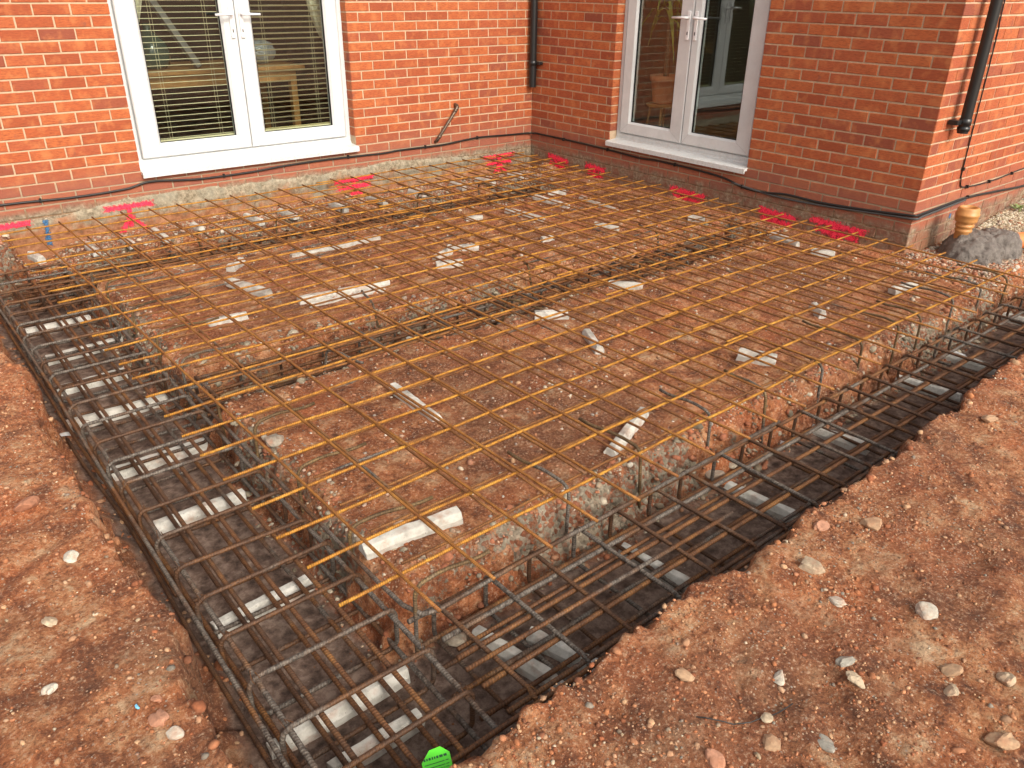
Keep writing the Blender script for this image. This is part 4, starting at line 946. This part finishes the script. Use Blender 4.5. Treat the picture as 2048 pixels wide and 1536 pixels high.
# weeds at the end wall
def weed(label, x, y, n, sz, seed):
    rr = random.Random(seed); t = empty('weed', (x, y, gz(x, y)), label=label, cat='weed', group='low weeds at the foot of the end wall')
    m = MB()
    for i in range(n):
        a = rr.uniform(0, 6.28); L = sz*rr.uniform(.5, 1.1); w = L*.32; el = rr.uniform(.15, .9); d_ = Vector((math.cos(a), math.sin(a), 0)); s_ = Vector((-d_.y, d_.x, 0)); o_ = d_*rr.uniform(0, sz*.5)+Vector((0, 0, rr.uniform(0, .03)))
        pts = []
        for k, ww in ((0, .15), (.35, .8), (.7, 1), (1, .1)):
            c = o_+d_*L*k*math.cos(el)+Vector((0, 0, 1))*(L*math.sin(el)*k-L*.35*k*k); pts += [c-s_*w*ww*.5, c+s_*w*ww*.5]
        m.add(pts, [(0, 1, 3, 2), (2, 3, 5, 4), (4, 5, 7, 6)])
    m.build('leaves', simple('weed_leaf', (.20, .26, .09), .55, 0, .3, 40), t)
weed('broad leaved low weed on the gravel, nearest the gully', 1.62, -4.06, 26, .075, 1)
weed('pale green weed further along the end wall', 2.05, -4.04, 30, .09, 2)
weed('small weed at the far right by the end wall', 2.5, -4.05, 24, .08, 3)

# ------------------------------------------------------------------ things inside
def blind(label, a0, a1, tilt, W, dep):
    t = empty('venetian_blind', tuple(W.P((a0+a1)/2, 2.2, dep)), 0, label=label, cat='blind', group='cream venetian blinds behind the left patio door'); c = Vector(t.location)
    m = MB(); z = .34; m_w = .006 if tilt < .3 else .0095
    while z < 2.2:
        h = m_w*math.sin(tilt); d_ = m_w*math.cos(tilt)
        v = [W.P(a0, z-h, dep-d_)-c, W.P(a1, z-h, dep-d_)-c, W.P(a1, z+.0025, dep)-c, W.P(a0, z+.0025, dep)-c, W.P(a1, z+h, dep+d_)-c, W.P(a0, z+h, dep+d_)-c]
        lo = [q-Vector((0, 0, .0012)) for q in v]
        m.add(v+lo, [(0, 1, 2, 3), (3, 2, 4, 5), (7, 6, 9, 8), (8, 9, 11, 10), (5, 4, 10, 11), (1, 0, 6, 7)]); z += .0395
    m.build('slats', SLAT, t)
    co = MB()
    for a in (a0+.12, a0+.14, a1-.12, a1-.14): co.tube([W.P(a, .33, dep+.014)-c, W.P(a, 2.2, dep+.014)-c], .0009, 5)
    co.build('cord', SLAT, t)
    b = MB(); slab(b, W, a0, a1, .318, .332, dep-.012, dep+.012); bo = b.build('bottom_rail', SLAT, t); bo.location = -c
blind('nearly closed blind behind the right leaf of the left door', 2.13, 2.80, .55, WA, -.150)
blind('open slatted blind behind the left leaf of the left door', 2.98, 3.63, -.05, WA, -.150)
def curtain(label, x0, x1, zb, bow, seed):
    m = MB(); n = 26; rows = 16; V = []
    for j in range(rows+1):
        t = j/rows; z = zb+(2.2-zb)*t; wid = (t**.55)
        for i in range(n+1):
            s_ = i/n; x = x0+(x1-x0)*s_*wid if bow > 0 else x1-(x1-x0)*(1-s_)*wid
            V.append((x, .235+.022*math.sin(s_*22+seed), z))
    F = [(j*(n+1)+i, j*(n+1)+i+1, (j+1)*(n+1)+i+1, (j+1)*(n+1)+i) for j in range(rows) for i in range(n)]
    o = m.add(V, F).build('curtain', CLOTH, None, smooth=True, label=label, cat='curtain'); so_ = o.modifiers.new('thick', 'SOLIDIFY'); so_.thickness = .003
curtain('cream patterned curtain gathered at the left of the left door', -3.66, -3.34, 1.0, 1, 1)
curtain('cream patterned curtain gathered at the right of the left door', -2.40, -2.06, .93, -1, 2)
t = empty('dining_table', (-2.85, 1.05, .13), label='pine dining table standing inside behind the blinds', cat='table')
m = MB(); m.box(-.85, .75, -.40, .45, .60, .63); m.build('table_top', WOOD, t, bevel=.006)
m = MB(); m.box(-.78, .68, -.34, -.315, .50, .598); m.box(-.78, .68, .36, .385, .50, .598); m.build('apron', WOOD, t)
for a, b in ((-.78, -.34), (.63, -.34), (-.78, .34), (.63, .34)): m = MB(); m.box(a-.003, a+.055, b-.003, b+.055, 0, .5985); m.build('leg', WOOD, t, bevel=.004)
m = MB(); m.lathe([(.001, 0), (.10, .0), (.135, .03), (.15, .12), (.13, .2), (.07, .25), (.03, .29), (.032, .34)], (0, 0, 0), 28)
GJ = NT('green_glass'); gj = GJ.out((.03, .07, .055), .08, .0, None); o = m.build('glass_jar', gj, None, smooth=True, label='round green glass jar on the table behind the blinds', cat='glass jar'); o.location = (-3.30, .95, .765)
m = MB(); m.tube([(0, 0, 0), (.42, .25, .80)], .035, 4); o = m.build('leaning_plank', simple('grey_board', (.16, .155, .145), .6), None, label='pale grey board leaning across the dark room', cat='board'); o.location = (-2.98, .80, .77); o.rotation_euler = (0, 0, 1.9)
m = MB(); V, F = mound(0, 0, .15, .11, .10, .09, 21, .3); m.add(V, F); o = m.build('plastic_bag', simple('bag_white', (.24, .26, .27), .3), None, smooth=True, label='crumpled clear plastic bag on the table at right', cat='bag'); o.location = (-2.38, .95, .77)
m = MB(); V, F = mound(0, 0, .13, .10, .03, .02, 23, .3); m.add(V, F); o = m.build('folded_paper', simple('paper', (.5, .5, .5), .7), None, label='pale crumpled paper on the floor behind the blinds', cat='paper'); o.location = (-3.35, .62, .135)
m = MB(); m.lathe([(.001, 0), (.07, 0), (.085, .14), (.092, .14), (.092, .165), (.08, .165), (.07, .13), (.001, .13)], (0, 0, 0), 24); o = m.build('flower_pot', TERRA, None, smooth=True, label='small orange flower pot on the table behind the right blind', cat='flower pot'); o.location = (-2.62, .80, .762)

# potted plant on a stool behind the right door
st = empty('stool', (.43, -1.335, .18), label='small pine stool carrying the plant pot', cat='stool')
m = MB(); m.lathe([(.001, .26), (.15, .26), (.155, .268), (.155, .285), (.001, .29)], (0, 0, 0), 28); m.build('seat', WOOD, st)
for k in range(4):
    a = .6+k*math.pi/2; m = MB(); m.tube([(.11*math.cos(a), .11*math.sin(a), .262), (.155*math.cos(a), .155*math.sin(a), -.048)], .013, 8); m.build('leg', WOOD, st, smooth=True)
pp = empty('potted_palm', (.43, -1.335, .471), label='yellow green palm in a terracotta pot behind the right door', cat='potted plant')
m = MB(); m.lathe([(.001, 0), (.095, 0), (.10, .02), (.125, .19), (.140, .19), (.142, .235), (.125, .235), (.118, .20), (.001, .195)], (0, 0, 0), 32); m.build('pot', TERRA, pp, smooth=True)
m = MB(); m.tube([(0, 0, .19), (.01, .01, .45), (-.01, .0, .75), (0, .01, 1.0)], [.028, .024, .022, .018], 10); m.build('stem', simple('palm_stem', (.20, .13, .07), .8, 0, .4, 50), pp, smooth=True)
m = MB(); rr = random.Random(9)
for i in range(34):
    a = rr.uniform(0, 6.28); L = rr.uniform(.35, .6); el = rr.uniform(.2, 1.2); d_ = Vector((math.cos(a), math.sin(a), 0)); s_ = Vector((-d_.y, d_.x, 0)); o_ = Vector((0, 0, rr.uniform(.62, 1.0))); pts = []
    for k, ww in ((0, .4), (.25, 1), (.5, 1), (.75, .7), (1, .05)):
        c = o_+d_*L*k*math.cos(el)+Vector((0, 0, 1))*(L*math.sin(el)*k-L*1.1*k*k); pts += [c-s_*.014*ww, c+s_*.014*ww]
    pts = [Vector((max(q.x, -.10), q.y, q.z)) for q in pts]; m.add(pts, [(2*q, 2*q+1, 2*q+3, 2*q+2) for q in range(4)])
m.build('leaves', simple('palm_leaf', (.36, .42, .09), .5, 0, .3, 20), pp)

# ------------------------------------------------------------------ green delivery tag wired to the cage
tg = empty('delivery_tag', (-4.735, -5.200, -.275), 0, label='bright green printed tag hanging on the near cage bar', cat='tag')
tg.rotation_euler = (R_(38), R_(-12), R_(-28))
GREEN = simple('green_card', (.10, .80, .02), .45)
pr_ = [(-.036, -.075), (.036, -.075), (.036, .022), (.016, .040), (-.012, .038), (-.036, .014)]
m = MB(); n = len(pr_); V = [(a, b, 0) for a, b in pr_]+[(a, b, -.0008) for a, b in pr_]
m.add(V, [tuple(range(n)), tuple(range(2*n-1, n-1, -1))]+[(i, n+i, n+(i+1) % n, (i+1) % n) for i in range(n)]); m.build('card', GREEN, tg)
m = MB(); rr = random.Random(4)
for row, (yy, h) in enumerate(((.016, .0055), (.006, .0016), (-.002, .0016), (-.008, .0012), (-.016, .0022), (-.024, .0022), (-.032, .0022), (-.040, .0022), (-.052, .0022), (-.060, .0022))):
    x = -.030
    while x < .026:
        w = rr.uniform(.003, .009) if row not in (1, 2) else .05
        m.add([(x, yy, .0006), (min(x+w, .030), yy, .0006), (min(x+w, .030), yy+h, .0006), (x, yy+h, .0006)], [(0, 1, 2, 3)]); x += w+.0022
m.build('printing', simple('dark_green_ink', (.01, .10, .03), .6), tg)
